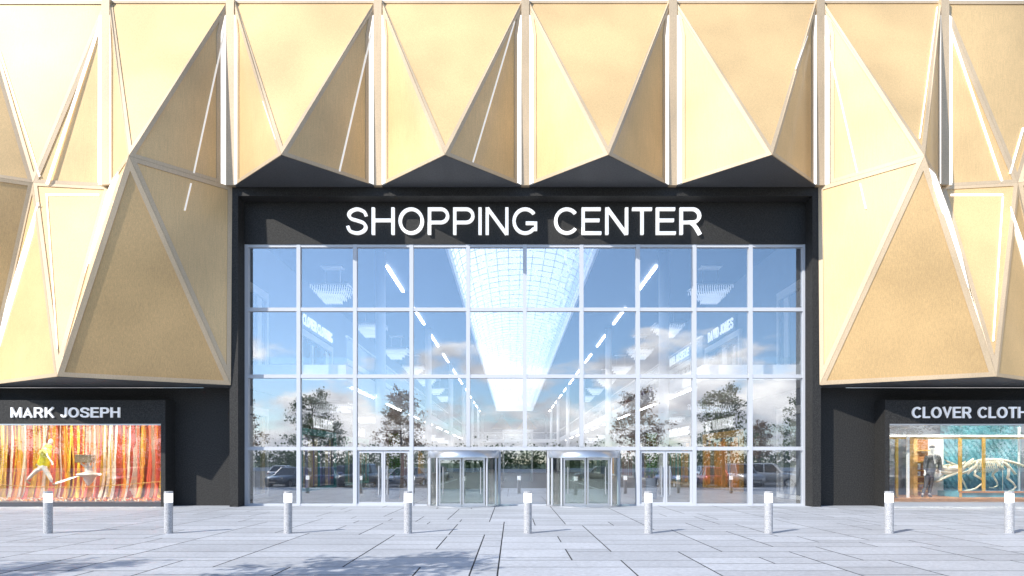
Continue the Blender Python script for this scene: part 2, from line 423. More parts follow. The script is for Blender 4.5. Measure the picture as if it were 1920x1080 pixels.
vs = scene.view_settings
scene.display_settings.display_device = 'sRGB'
vs.view_transform = 'Standard'; vs.look = 'None'; vs.gamma = 1; vs.exposure = .77; vs.use_curve_mapping = False
scene.render.engine = 'CYCLES'
cy = scene.cycles
cy.use_denoising = True; cy.max_bounces = 10; cy.diffuse_bounces = 4; cy.glossy_bounces = 5; cy.transparent_max_bounces = 24; cy.transmission_bounces = 6
cy.sample_clamp_indirect = 6; cy.caustics_reflective = False; cy.caustics_refractive = False

# ------------------------------------------------------------------ ground
def sheet(name, x0, x1, y0, y1, z, m):
    return struct(MB().add([(x0,y0,z),(x1,y0,z),(x1,y1,z),(x0,y1,z)], [(0,1,2,3)]).build(name, m))
sheet('grass_field', -900, 900, -900, 900, -.16, M['grass'])
sheet('car_park_asphalt', -140, 140, -95, -17.2, -.12, M['asphalt'])
sheet('plaza_bed', -46, 46, -17.0, .6, -.012, M['joint'])
def slabs():
    rng = random.Random(11)
    cx, cyy = .42, .355
    nx, ny = int(92/cx), int(17.1/cyy)
    used = [[False]*ny for _ in range(nx)]
    mb = MB(); tones = []
    kinds = [(4,3),(5,3),(4,2),(5,2),(3,2),(3,3),(4,1)]
    g = .013
    for j in range(ny):
        i = 0
        while i < nx:
            if used[i][j]: i += 1; continue
            run = 0
            while i+run < nx and not used[i+run][j] and run < 5: run += 1
            k = rng.choice(kinds); wd = min(k[0], run); hh = min(k[1], ny-j)
            if run - wd == 1 : wd = run
            for dx in range(wd):
                for dy in range(hh): used[i+dx][j+dy] = True
            x0 = -46 + i*cx; y0 = .0 - (j+hh)*cyy
            mb.add([(x0+g,y0+g,0),(x0+wd*cx-g,y0+g,0),(x0+wd*cx-g,y0+hh*cyy-g,0),(x0+g,y0+hh*cyy-g,0)], [(0,1,2,3)])
            t = rng.uniform(.89, 1.07); tones.append((.49*t, .51*t, .55*t, 1))
            i += wd
    o = mb.build('plaza_paving', M['paving']); me = o.data
    ca = me.color_attributes.new('tone', 'FLOAT_COLOR', 'CORNER')
    for p in me.polygons:
        for li in p.loop_indices: ca.data[li].color = tones[p.index]
    return struct(o)
slabs()
struct(MB().box((-46,-17.2,-.13),(46,-16.98,.0)).build('plaza_kerb', M['kerb']))
mk = MB()
for k in range(-13, 14):
    if abs(k*2.6) < 6.5: continue
    x = k*2.6
    mk.add([(x-.05,-26,-.116),(x+.05,-26,-.116),(x+.05,-20,-.116),(x-.05,-20,-.116)], [(0,1,2,3)])
    mk.add([(x-.05,-42,-.116),(x+.05,-42,-.116),(x+.05,-36,-.116),(x-.05,-36,-.116)], [(0,1,2,3)])
mk.add([(-5.8,-44,-.116),(-5.65,-44,-.116),(-5.65,-19,-.116),(-5.8,-19,-.116)], [(0,1,2,3)])
mk.add([(5.65,-44,-.116),(5.8,-44,-.116),(5.8,-19,-.116),(5.65,-19,-.116)], [(0,1,2,3)])
struct(mk.build('parking_marking', M['line']))
tag(MB().box((-130,-93.2,-.15),(130,-93,.55)).build('boundary_wall', M['white']), 'low white wall along the far side of the car park', 'wall')

# ------------------------------------------------------------------ the building and its folded gold cladding
bld = thing('commercial_building', 'black shopping building with folded gold cladding and glazed entrance', 'building', (X0, 0, 0))
def XB(r): return X0 + r
def panel_geo(poly, inset):
    P = [Vector(p) for p in poly]
    n = Vector((0,0,0))
    for i in range(len(P)): n += P[i].cross(P[(i+1) % len(P)])
    n.normalize()
    if n.y > 0 or (abs(n.y) < 1e-4 and n.z < 0): n = -n; P = P[::-1]
    ax = (P[1]-P[0]).normalized(); ay = n.cross(ax)
    q = [Vector(((p-P[0]).dot(ax), (p-P[0]).dot(ay))) for p in P]
    def off(w):
        m = len(q); out = []
        for i in range(m):
            a, b, c = q[i-1], q[i], q[(i+1) % m]
            d1 = (b-a).normalized(); d2 = (c-b).normalized()
            n1 = Vector((-d1.y, d1.x)); n2 = Vector((-d2.y, d2.x))
            p1 = b + n1*w; p2 = b + n2*w
            den = d1.x*d2.y - d1.y*d2.x
            if abs(den) < 1e-5: out.append(p1); continue
            t = ((p2.x-p1.x)*d2.y - (p2.y-p1.y)*d2.x)/den
            t = max(-1.4, min(1.4, t))
            out.append(p1 + d1*t)
        return [P[0] + ax*o.x + ay*o.y for o in out]
    return n, off
def cladding(poly, strips=(), gaps=(), border=.13, frame='gold_frame', finish='gold'):
    n, off = panel_geo(poly, border)
    a = off(.003); b = off(border); c = off(border*.6)
    p = MB().prism([v - n*.022 for v in c], -n*.025).build('cladding_panel', M[finish], bld)
    if finish != 'gold': p['label'] = 'deeper bronze panel with vertical grain'
    MB().ring([v - n*.045 for v in a], [v - n*.045 for v in b], n*.052).build('panel_frame', M[frame], p)
    P0 = Vector(poly[0]); C = Vector((0, CAMY, EYE))
    def hit(u, v, lift):
        d = Vector(((u-960)/F, 1, (HZ-v)/F)); t = (P0 + n*lift - C).dot(n)/d.dot(n)
        return C + d*t
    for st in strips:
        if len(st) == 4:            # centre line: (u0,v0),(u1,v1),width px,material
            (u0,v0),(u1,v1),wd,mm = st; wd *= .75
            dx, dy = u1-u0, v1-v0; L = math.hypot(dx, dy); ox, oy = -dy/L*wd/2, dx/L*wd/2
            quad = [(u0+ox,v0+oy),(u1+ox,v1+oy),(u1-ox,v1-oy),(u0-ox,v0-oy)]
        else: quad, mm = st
        MB().prism([hit(u, v, -.021) for u, v in quad], n*(.035 if mm != 'steel_dark' else .012)).build('light_strip' if mm != 'steel_dark' else 'shadow_gap', M[mm], p)  # white slits, sunlight streaks and groove shade, all put in as bars
    return p
ZT, ZB, ZL = 19.12, 12.1, 4.6
def V(r, p, z): return Vector((XB(r), YW - p, z))
ribs = [-11.08, -5.54, 0, 5.54, 11.08]
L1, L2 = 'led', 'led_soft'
bay_left = {1: [], 2: [((737,58),(818,293),2,L2)], 3: [((1000,55),(1072,312),4,L2)], 0: [((494,190),(518,262),1.5,L2)]}  # diagonal streaks of sunlight, laid on the side panels as strips
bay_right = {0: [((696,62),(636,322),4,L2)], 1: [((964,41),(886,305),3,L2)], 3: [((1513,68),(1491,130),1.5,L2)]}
def side(rr, rp, extra):     # rib side triangle with the pocket beside the rib
    s = 1 if rp > rr else -1
    k = 2.53/2.77
    def Q(d, z): return V(rr + s*d, d*k, z)
    return [Q(.10, ZT), Q(.31, 17.6), Q(.31, ZB + .0), V(rp, 2.53, ZB)]
for i in range(4):
    ra, rb = ribs[i], ribs[i+1]; rm = (ra+rb)/2
    P = V(rm, 2.53, ZB)
    cladding([V(ra,.02,ZT), V(rb,.02,ZT), P])
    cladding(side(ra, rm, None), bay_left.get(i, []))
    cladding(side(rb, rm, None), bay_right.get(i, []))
    MB().prism([V(ra,-.02,ZB-.01), P - Vector((0,-.04,.01)), V(rb,-.02,ZB-.01)], (0,0,.05)).build('soffit', M['soffit'], bld)
def rib(r, z0, z1):
    x = XB(r)
    o = MB().box((x-.15, YW-.20, z0), (x+.15, YW+.02, z1)).build('cladding_rib', M['gold_frame'], bld)
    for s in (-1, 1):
        MB().prism([(x+s*.152, YW-.19, z0+.05), (x+s*.42, YW-.012, z0+.05), (x+s*.152, YW-.012, z0+.05)], (0,0,z1-z0-.7)).build('light_strip', M['led'], o)  # pocket sides given a glow of their own so they read white
for r in ribs: rib(r, ZB-.02, ZT)
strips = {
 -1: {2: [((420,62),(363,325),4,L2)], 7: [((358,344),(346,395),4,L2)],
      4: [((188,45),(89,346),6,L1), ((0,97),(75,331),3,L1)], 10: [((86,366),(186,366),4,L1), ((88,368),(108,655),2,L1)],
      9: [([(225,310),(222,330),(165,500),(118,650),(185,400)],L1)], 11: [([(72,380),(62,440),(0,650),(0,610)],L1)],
      8: [((239,318),(124,682),2,'steel_dark')]},  # dark bar stands in for the shade in a deeper groove
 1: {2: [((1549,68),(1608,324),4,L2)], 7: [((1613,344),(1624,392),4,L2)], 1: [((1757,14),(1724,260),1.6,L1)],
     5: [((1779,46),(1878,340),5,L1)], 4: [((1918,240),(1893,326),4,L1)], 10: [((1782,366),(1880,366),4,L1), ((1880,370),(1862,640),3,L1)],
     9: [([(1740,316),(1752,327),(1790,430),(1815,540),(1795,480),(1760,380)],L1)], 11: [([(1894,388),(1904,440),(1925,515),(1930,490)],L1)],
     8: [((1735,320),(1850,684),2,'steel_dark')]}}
for s in (-1, 1):
    T0, T1, T2, T3 = (V(s*r, .02, ZT) for r in (11.08, 15.75, 20.6, 25.6))
    E, B1, A = V(s*11.08,0,ZB), V(s*15.75,0,ZB), V(s*18.35,.35,ZB)
    P, Lp = V(s*13.52,2.45,ZB), V(s*22.9,2.45,ZB)
    D, Cc, G, H = V(s*11.12,.02,ZL), V(s*15.96,2.45,ZL), V(s*20.3,0,ZL), V(s*25.4,2.45,ZL)
    S = strips[s]
    k = 2.45/2.44
    def Q(r0, sg, d, z, kk): return V(s*(r0 + sg*d), d*kk, z)
    tri = {1: [T0,T1,P], 2: [Q(11.08,1,.1,ZT,k), Q(11.08,1,.31,17.6,k), Q(11.08,1,.31,ZB,k), P], 3: [Q(15.75,-1,.06,ZT,1.1), Q(15.75,-1,.30,16.8,1.1), Q(15.75,-1,.30,ZB,1.1), P],
           4: [T1,T2,A], 5: [T1,B1,A], 6: [T2,A,Lp], 7: [E,P,D], 8: [P,Cc,D], 9: [B1,P,Cc], 10: [B1,A,Cc], 11: [A,Cc,G], 12: [A,Lp,G], 13: [T2,T3,Lp], 14: [Lp,G,H]}
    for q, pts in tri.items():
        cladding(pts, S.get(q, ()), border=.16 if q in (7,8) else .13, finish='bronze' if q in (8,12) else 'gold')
    rib(s*15.75, ZB, ZT)
    MB().prism([D + Vector((0,.05,-.012)), Cc + Vector((0,.05,-.012)), G + Vector((0,.05,-.012)), Vector((XB(s*20.3),.02,ZL-.012)), Vector((XB(s*11.12),.02,ZL-.012))], (0,0,.05)).build('soffit', M['soffit'], bld)
    MB().prism([G + Vector((0,.05,-.012)), H + Vector((0,.05,-.012)), V(s*30,0,ZL-.012), Vector((XB(s*30),.02,ZL-.012)), Vector((XB(s*20.31),.02,ZL-.012))], (0,0,.05)).build('soffit', M['soffit'], bld)
# walls behind the cladding
wl = MB()
wl.box((XB(-30), YW+.08, ZB+.06), (XB(30), YW+.35, ZT))
for s in (-1, 1):
    wl.box((XB(s*11.2), YW+.08, ZL+.06), (XB(s*30), YW+.35, ZB+.055))
wl.build('facade_wall', M['white'], bld)
MB().box((XB(-30), YW-.01, ZT+.01), (XB(30), YW+.4, ZT+.30)).build('parapet_coping', M['white'], bld)
MB().box((XB(-30), YW+.02, ZT+.305), (XB(30), YW+.4, ZT+2.0)).build('parapet_panel', M['gold'], bld)
for s in (-1, 1):
    bw = MB()
    bw.box((XB(s*11.18), 0, 0), (XB(s*13.7), .3, ZL-.02))
    bw.box((XB(s*13.7), 0, 3.7), (XB(s*30), .3, ZL-.02))
    bw.box((XB(s*23.85), 0, 0), (XB(s*30), .3, 3.7))
    bw.build('ground_floor_wall', M['black'], bld)
    MB().box((XB(s*11.21), YW+.38, ZL+.06), (XB(s*30), .3, ZL+.3)).build('soffit_edge', M['black'], bld)
pf = MB()
for s in (-1, 1):
    pf.box((XB(s*10.86), YW, 0), (XB(s*11.18), .29, 11.76))
pf.box((XB(-11.18), YW, 11.76), (XB(11.18), .29, ZB-.02))
pf.build('portal_frame', M['black'], bld)
MB().box((XB(-10.86), -.12, 10.13), (XB(10.86), .28, 11.76)).build('sign_band', M['black'], bld)
# big sign
sg = thing('entrance_sign', 'big white raised capitals on the black band over the glass entrance', 'sign', (X0, -.12, 10.4))
p0 = at(650, 441, -.12); p1 = at(1316, 391, -.12)
write('SHOPPING CENTER', (p0.x, -.125, p0.z), (1,0,0), p1.z-p0.z, p1.x-p0.x, .102, M['letter'], sg, depth=.12, gap=.13, space=.42)

# ------------------------------------------------------------------ glazed entrance wall
gw = thing('glazed_entrance_wall', 'tall glass entrance wall with a white grid frame under the big sign', 'glass wall', (X0, 0, 0))
def gx(u): return (u-960)*24.9/F
def gz(v): return EYE + (HZ-v)*24.9/F
mu = [463.5, 561, 666.5, 772, 878, 984, 1090, 1195.5, 1301, 1406, 1507]
tv = [461.5, 581, 706, 841, 946.5]
hw = .075
fr = None
for i, u in enumerate(mu):
    x = gx(u); z0 = 0.0 if i not in (4,5,6) else gz(841)+.07
    MB().box((x-hw, -.10, z0), (x+hw, .10, gz(461.5)+.05)).build('mullion', M['white_frame'], gw)
for j, v in enumerate(tv):
    z = gz(v)
    for i in range(10):
        xa, xb = gx(mu[i])+hw, gx(mu[i+1])-hw
        if j == 4 and i in (3,4,5,6): continue
        if j == 3 and i in (4, 5):
            xa = gx(mu[i]) + (-hw if i == 5 else hw) ; xb = gx(mu[i+1]) + (hw if i == 5 else -hw)
        if j == 3 and i == 3: xb = gx(mu[4]) + hw
        if j == 3 and i == 6: xa = gx(mu[6]) + hw
        if j == 3 and i == 4: xa = gx(mu[4]) + hw; xb = gx(mu[5]) - hw
        hh = .07 if j not in (4,) else .05
        MB().box((xa, -.085, max(.0, z-hh)), (xb, .085, z+hh)).build('transom', M['white_frame'], gw)
def pane(xa, xb, za, zb, y=0.0, parent=gw, m='pane'):
    o = MB().box((xa, y-.006, za), (xb, y+.006, zb)).build('glass_pane', M[m], parent, False, ((xa+xb)/2, y, (za+zb)/2))
    o.rotation_euler = (R(random.uniform(-.05,.05)), 0, R(random.uniform(-.07,.07)))   # no two panes hang perfectly true
    return o
for i in range(10):
    for j in range(3):
        pane(gx(mu[i])+hw-.01, gx(mu[i+1])-hw+.01, gz(tv[j+1])+.06, gz(tv[j])-.06)
for i in (0, 1, 8, 9-0):
    if i < 10: pane(gx(mu[i])+hw-.01, gx(mu[i+1])-hw+.01, .05, gz(841)-.06)
zd = gz(841)-.07
for (ua, uc, ub) in ((666.5, 719, 772), (1195.5, 1247, 1301)):
    for (xa, xb, sgn) in ((gx(ua)+hw+.01, gx(uc)-.005, 1), (gx(uc)+.005, gx(ub)-hw-.01, -1)):
        dr = pane(xa+.06, xb-.06, .12, zd-.09); dr.name = 'swing_door'
        MB().ring([(xa,-.04,.03),(xb,-.04,.03),(xb,-.04,zd-.02),(xa,-.04,zd-.02)], [(xa+.07,-.04,.13),(xb-.07,-.04,.13),(xb-.07,-.04,zd-.1),(xa+.07,-.04,zd-.1)], (0,.08,0)).build('door_frame', M['white_frame'], dr)
        hx = (xb-.16) if sgn > 0 else (xa+.16)
        MB().tube([(hx,-.10,.42),(hx,-.10,1.55)], .022).tube([(hx,-.10,.55),(hx,-.0,.55)], .012).tube([(hx,-.10,1.42),(hx,0,1.42)], .012).build('handle', M['steel'], dr)
for (ua, ub) in ((772, 803), (938, 1026), (1161, 1195.5)):
    xa = gx(ua) + (hw if ua in (772,) else .03); xb = gx(ub) - (hw if ub == 1195.5 else .03)
    pane(xa, xb, .05, zd)
    MB().box((xa, -.06, 0), (xb, .06, .05)).build('transom', M['white_frame'], gw)
for u in (804.5, 937, 1027.5, 1161):
    MB().box((gx(u)-.035, -.07, 0), (gx(u)+.035, .07, zd)).build('mullion', M['white_frame'], gw)

# ------------------------------------------------------------------ revolving doors
def revolving(label, cx):
    t = thing('revolving_door', label, 'revolving door', (cx, 0, 0), 'revolving doors of the entrance')
    Rr = 1.36; ht = zd - .02; hb = zd - .30
    MB().lathe([(Rr+.02, hb), (Rr+.02, ht), (.0, ht)], (cx,0,0), 48, PI, 2*PI).lathe([(0, hb), (Rr+.02, hb)], (cx,0,0), 48, PI, 2*PI).build('canopy_drum', M['steel'], t, True)
    MB().lathe([(Rr+.03, 0), (Rr+.03, .05), (0, .05)], (cx,0,0), 48, PI, 2*PI).build('base_ring', M['steel'], t)
    half = math.asin(.93/Rr)
    for (a0, a1) in ((PI, 1.5*PI-half), (1.5*PI+half, 2*PI)):
        MB().lathe([(Rr, .05), (Rr, hb)], (cx,0,0), 14, a0, a1).build('curved_glass', M['green_glass'], t, True)
        for a in (a0 + (.12 if a0 < 4 else 0.0), (a0+a1)/2, a1 - (.12 if a0 > 4 else 0.0)):
            px, py = cx + Rr*math.cos(a), Rr*math.sin(a)
            MB().tube([(px,py,.05),(px,py,hb)], .035, 8).build('post', M['white_frame'], t)
    yc = -Rr*math.cos(half) - .02
    for sgn in (-1, 1):
        xa, xb = sorted((cx + sgn*.02, cx + sgn*.86))
        lf = MB().box((xa+.05, yc-.005, .14), (xb-.05, yc+.005, hb-.07)).build('door_leaf', M['green_glass'], t)
        MB().ring([(xa,yc-.03,.06),(xb,yc-.03,.06),(xb,yc-.03,hb-.01),(xa,yc-.03,hb-.01)], [(xa+.06,yc-.03,.15),(xb-.06,yc-.03,.15),(xb-.06,yc-.03,hb-.08),(xa+.06,yc-.03,hb-.08)], (0,.06,0)).build('door_frame', M['steel'], lf)
        hx = cx + sgn*.70
        MB().tube([(hx,yc-.08,.5),(hx,yc-.08,1.5)], .018).tube([(hx,yc-.08,.6),(hx,yc,.6)], .01).tube([(hx,yc-.08,1.4),(hx,yc,1.4)], .01).build('handle', M['steel'], lf)
    MB().box((cx-1.0,-.55,.05),(cx+1.0,-.545,hb)).build('inner_glass', M['clear'], t)
    return t
revolving('left of the two glass revolving doors with round grey steel canopy', gx(870))
revolving('right of the two glass revolving doors with round grey steel canopy', gx(1094))

# ------------------------------------------------------------------ bollards
BY = CAMY + EYE*F/134.0
bl = ['granite light bollard at the far left, before the striding yellow mannequin', 'granite light bollard before the black right edge of the ribbon shop window',
      'granite light bollard before the left end of the glass entrance', 'granite light bollard just left of the left revolving door',
      'granite light bollard between the two revolving doors', 'granite light bollard just right of the right revolving door',
      'granite light bollard before the right end of the glass entrance', 'granite light bollard before the left edge of the skeleton shop window',
      'granite light bollard at the far right, before the skeleton hind legs']
b0 = None
for i, (u, lab) in enumerate(zip((90,316,540,765,989.5,1215.5,1441,1667,1892.5), bl)):
    x = (u-960)*(BY-CAMY)/F
    if b0 is None:
        b0 = thing('bollard', lab, 'bollard', (0, 0, 0), 'light bollards along the paving')
        MB().lathe([(0,0),(.096,0),(.096,.735),(0,.735)], (0,0,0), 28).build('post', M['granite'], b0)
        MB().lathe([(0,.7352),(.0935,.7352),(.0935,.955),(0,.955)], (0,0,0), 28).build('lamp', M['lamp'], b0)
        MB().lathe([(0,.9552),(.097,.9552),(.097,.995),(.09,1.0),(0,1.0)], (0,0,0), 28).build('cap', M['granite'], b0)
        t = b0
    else:
        t = copy_tree(b0); t['label'] = lab
    t.location = (x, BY, 0)

# ================================================================== the mall behind the glass
def SX(s, r): return XB(s*r)
sheet('mall_floor', XB(-12.4), XB(12.4), .31, 134, .004, M['tile'])
struct(MB().box((XB(-12.5), .31, -.02), (XB(12.5), 134, -.01)).build('floor_bed', M['joint']))
for s in (-1, 1):
    struct(MB().box((SX(s,3.62), .36, 12.0), (SX(s,12.7), 134, 12.25)).build('mall_ceiling', M['ceiling']))
    struct(MB().box((SX(s,12.3), .31, 0), (SX(s,12.65), 134, 11.99)).build('mall_side_wall', M['grey_wall']))
struct(MB().box((XB(-3.61), 104.4, 12.0), (XB(3.61), 134, 12.25)).build('mall_ceiling', M['ceiling']))
struct(MB().box((XB(-12.3), 134.01, 0), (XB(12.3), 134.3, 12.25)).build('mall_end_wall', M['grey_wall']))
# skylight
sk = thing('skylight', 'long white glazed barrel skylight running down the middle of the mall ceiling', 'skylight', (X0, .4, 12.25))
def vault(th): return (XB(-3.6*math.cos(th)), 12.45 + 1.3*math.sin(th))
m = MB(); n = 16
pts = [vault(PI*i/n) for i in range(n+1)]
vs = [(x, yy, z) for yy in (.45, 104.3) for x, z in pts]
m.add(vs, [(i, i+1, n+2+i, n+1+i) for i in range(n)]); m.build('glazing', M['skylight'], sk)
for s in (-1, 1):
    MB().box((SX(s,3.6), .4, 11.95), (SX(s,3.72), 104.35, 12.5)).build('kerb', M['white'], sk)
m = MB()
for k in range(0, 88):
    yy = .6 + k*1.19
    P = [Vector((vault(PI*i/10)[0]*.995 + X0*.005, yy, vault(PI*i/10)[1]-.06)) for i in range(11)]
    m.tube(P, .035, 4, False)
m.build('rib', M['white'], sk)
m = MB()
for i in range(1, 16):
    x, z = vault(PI*i/16); m.box((x-.02, .5, z-.06), (x+.02, 104.2, z-.02))
m.build('glazing_bar', M['white'], sk)
# hanging crystal curtain under the skylight
rng = random.Random(3)
m = MB()
for k in range(2600):
    yy = rng.uniform(1, 103); th = rng.uniform(.12, .88)*PI; x, z = vault(th)
    x = X0 + (x-X0)*.93; z = z - rng.uniform(.12, .45); wv = rng.uniform(.03, .09)
    m.add([(x-wv,yy,z-.0),(x+wv,yy,z),(x+wv,yy+.02,z-wv*2.4),(x-wv,yy+.02,z-wv*2.4)], [(0,1,2,3)])
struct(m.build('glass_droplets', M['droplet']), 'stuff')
MB().box((XB(-3.6), 104.32, 11.96), (XB(3.6), 104.4, 14.2)).build('end_panel', M['white'], sk)
# galleries
for s, nm in ((-1,'left'), (1,'right')):
    g = thing('gallery', 'white-edged upper walkway along the %s side of the mall' % nm, 'gallery', (SX(s,9.8), .9, 5.0), 'upper walkways of the mall')
    MB().box((SX(s,7.2), .9, 5.0), (SX(s,12.29), 133.9, 5.62)).build('floor_slab', M['white'], g)
    MB().box((SX(s,7.16), .92, 5.66), (SX(s,7.18), 133.8, 6.72)).build('balustrade_glass', M['clear'], g)
    MB().box((SX(s,7.2), .9, 5.66), (SX(s,12.2), .92, 5.92)).build('balustrade_glass', M['clear'], g)
    MB().box((SX(s,7.12), .92, 6.73), (SX(s,7.22), 133.8, 6.80)).build('handrail', M['white'], g)
# columns
ordn = ['first','second','third','fourth','fifth','sixth','seventh','eighth','ninth','tenth','eleventh','twelfth']
c0 = None
for s, nm in ((-1,'left'), (1,'right')):
    for k in range(7):
        lab = 'round white mall column, %s from the entrance in the %s row' % (ordn[k], nm)
        if c0 is None:
            c0 = thing('column', lab, 'column', (0,0,0), 'round mall columns')
            MB().lathe([(0,0),(.25,0),(.25,11.98),(0,11.98)], (0,0,0), 24).build('shaft', M['white'], c0, True)
            MB().lathe([(.251,.0),(.29,.0),(.29,.16),(.251,.16)], (0,0,0), 24).build('base', M['steel'], c0)
            t = c0
        else:
            t = copy_tree(c0); t['label'] = lab
        t.location = (SX(s,6.95), 6.5 + 18*k, .005)
# strip lamps on the ceiling and under the galleries
def lamp_box(name, lab, cat, grp, a, b):
    o = MB().box(a, b).build(name, M['tube'], None, False, loc=((a[0]+b[0])/2,(a[1]+b[1])/2,b[2])); tag(o, lab, cat, grp); return o
for s, nm in ((-1,'left'), (1,'right')):
    for k in range(11):
        y0 = 8.6 + 9.15*k
        lamp_box('strip_light', 'long white strip light, %s from the entrance along the %s side of the mall ceiling' % (ordn[k], nm), 'strip light', 'strip lights on the mall ceiling', (SX(s,7.05)-.07, y0, 11.9), (SX(s,7.05)+.07, y0+5, 11.99))
    for k in range(9):
        y0 = 3.4 + 8*k
        lamp_box('strip_light', 'white strip light, %s from the entrance under the %s upper walkway' % (ordn[k], nm), 'strip light', 'strip lights under the walkways', (SX(s,7.6)-.03, y0, 4.94), (SX(s,7.6)+.03, y0+4.5, 4.985))
# chandeliers
ch0 = {}
def chandelier(kind, lab, loc):
    if kind not in ch0:
        t = thing('chandelier', lab, 'chandelier', (0,0,0), 'crystal chandeliers over the walkways' if kind == 'tall' else 'crystal lamps under the walkways')
        dz = 1.1 if kind == 'tall' else .28
        MB().box((-.55,-.35,-.04),(.55,.35,0)).build('canopy', M['white'], t)
        r = MB()
        for sx in (-.4,.4): r.tube([(sx,0,-.04),(sx,0,-dz)], .012, 5)
        r.build('rod', M['steel'], t)
        MB().ring([(-1.0,-.8,-dz),(1.0,-.8,-dz),(1.0,.8,-dz),(-1.0,.8,-dz)], [(-.94,-.74,-dz),(.94,-.74,-dz),(.94,.74,-dz),(-.94,.74,-dz)], (0,0,.06)).build('frame', M['steel'], t)
        c = MB(); rg = random.Random(5)
        for lv, (wx, wy, cnt) in enumerate(((.95,.75,17),(.8,.62,14),(.62,.48,11),(.42,.32,8))):
            if kind != 'tall' and lv > 1: break
            for i in range(cnt):
                for j in (-1, -.5, 0, .5, 1):
                    x = -wx + 2*wx*i/(cnt-1); yy = wy*j; z = -dz - .04 - lv*.2
                    c.box((x-.018,yy-.018,z-.15), (x+.018,yy+.018,z))
        c.build('crystal', M['crystal'], t)
        ch0[kind] = t
    else:
        t = copy_tree(ch0[kind]); t['label'] = lab
    t.location = loc
for s, nm in ((-1,'left'), (1,'right')):
    for k in range(7):
        chandelier('tall', 'crystal chandelier, %s from the entrance above the %s upper walkway' % (ordn[k], nm), (SX(s,10), 9 + 9.3*k, 12.0))
        chandelier('flat', 'flat crystal ceiling lamp, %s from the entrance under the %s upper walkway' % (ordn[k], nm), (SX(s,10), 9 + 9.3*k, 5.0))
# shops along the side walls
def col(name, c, **k):
    if name not in M: M[name] = simple(name, c, **k)
    return M[name]
col('teal_paint', (.10,.42,.46)); col('amber', (.55,.33,.12), noise=.45, scale=4, emit=.22); col('lilac', (.42,.38,.66)); col('pink_fabric', (.72,.48,.48)); col('aqua_fabric', (.45,.66,.66))
col('cream', (.75,.62,.42)); col('green_leaf', (.07,.20,.03), rough=.6, noise=.3, scale=9); col('mint', (.30,.62,.50)); col('dark_interior', (.06,.06,.07))
def mall_shop(s, y0, y1, z0, ztop, name, sign, lab, frame, fabrics, sy0, sy1, sz, sh, curtain=False):
    t = thing('retail_shop', lab, 'shop', (SX(s,12.3), (y0+y1)/2, z0), 'shops inside the mall')
    xw = SX(s,12.28); xi = SX(s,12.1)
    MB().ring([(xw,y0,z0+.02),(xw,y1,z0+.02),(xw,y1,ztop),(xw,y0,ztop)], [(xw,y0+.22,z0+.2),(xw,y1-.22,z0+.2),(xw,y1-.22,ztop-.35),(xw,y0+.22,ztop-.35)], (xi-xw,0,0)).build('frame', M[frame], t)
    rg = random.Random(int(y0*10))
    yy = y0+.24; c = {f: MB() for f in fabrics}
    while yy < y1-.3:
        wv = rg.uniform(.18, .7); wv = min(wv, y1-.24-yy)
        h = ztop-.4 - (0 if curtain else rg.uniform(0, .8))
        f = rg.choice(fabrics)
        c[f].box((SX(s,12.29), yy, z0+.22), (SX(s,12.29-rg.uniform(.04,.14)), yy+wv*.94, h)); yy += wv
    for f in fabrics:
        if c[f].v: c[f].build('display_panel', M[f], t)
    if sign:
        o = Vector((SX(s,12.12), sy0 if s < 0 else sy1, sz))
        MB().box((SX(s,12.29), min(sy0,sy1)-.2, sz-.15), (SX(s,12.13), max(sy0,sy1)+.2, sz+sh+.15)).build('sign_board', M['steel_dark'] if ztop < 5 else M['grey_wall'], t)
        write(sign, o, (0, 1 if s < 0 else -1, 0), sh, abs(sy1-sy0), .17, M['letter'], t, depth=.05, normal=(1 if s < 0 else -1,0,0), one=True)
U, G0 = 5.62, .005
mall_shop(-1, 2.6, 5.6, U, 9.7, 'a', None, 'white framed upper shop door with pale curtains, nearest the glass on the left', 'white', ['white','grey_wall'], 0,0,0,0, True)
mall_shop(1, 2.6, 5.6, U, 9.7, 'a', None, 'white framed upper shop door with pale curtains, nearest the glass on the right', 'white', ['white','grey_wall'], 0,0,0,0, True)
mall_shop(-1, 10.4, 16.6, U, 9.1, 'b', 'CLOVER CLOTHING', 'upper left shop with pink poster window under clothing sign lettering', 'white', ['pink_fabric','white','pink_fabric'], 10.6, 16.4, 9.35, .62)
mall_shop(1, 10.6, 17, U, 9.1, 'c', 'DAVID JONES', 'upper right shop with pale aqua windows under two-word sign lettering', 'white', ['aqua_fabric','white','aqua_fabric'], 11.6, 16.2, 9.35, .62)
mall_shop(1, 20.2, 27, U, 9.0, 'd', 'NOEL DU SIECLE', 'upper right shop with blue window under three-word sign lettering', 'white', ['aqua_fabric','white'], 20.7, 26.2, 9.3, .62)
mall_shop(-1, 20.2, 27, U, 9.0, 'e', None, 'second upper left shop with pink and white windows and no sign', 'white', ['pink_fabric','white'], 0,0,0,0)
mall_shop(-1, 2.6, 5.6, G0, 4.2, 'f', None, 'ground floor shop with tall beige curtains, nearest the glass on the left', 'white', ['cream','white','grey_wall'], 0,0,0,0, True)
mall_shop(1, 2.6, 5.6, G0, 4.2, 'f', None, 'ground floor shop with tall grey curtains, nearest the glass on the right', 'white', ['grey_wall','white'], 0,0,0,0, True)
mall_shop(-1, 10.4, 17.4, G0, 3.6, 'g', 'VALENTINE', 'ground floor shop with teal frame and lilac and tan hangings', 'teal_paint', ['lilac','cream','teal_paint','grey_wall'], 12.4, 16.6, 3.72, .62)
mall_shop(1, 10.4, 17.4, G0, 3.5, 'h', 'THE WARDROBE', 'ground floor shop with glowing amber window', 'amber', ['amber','cream','amber'], 11.4, 16.8, 3.68, .62)
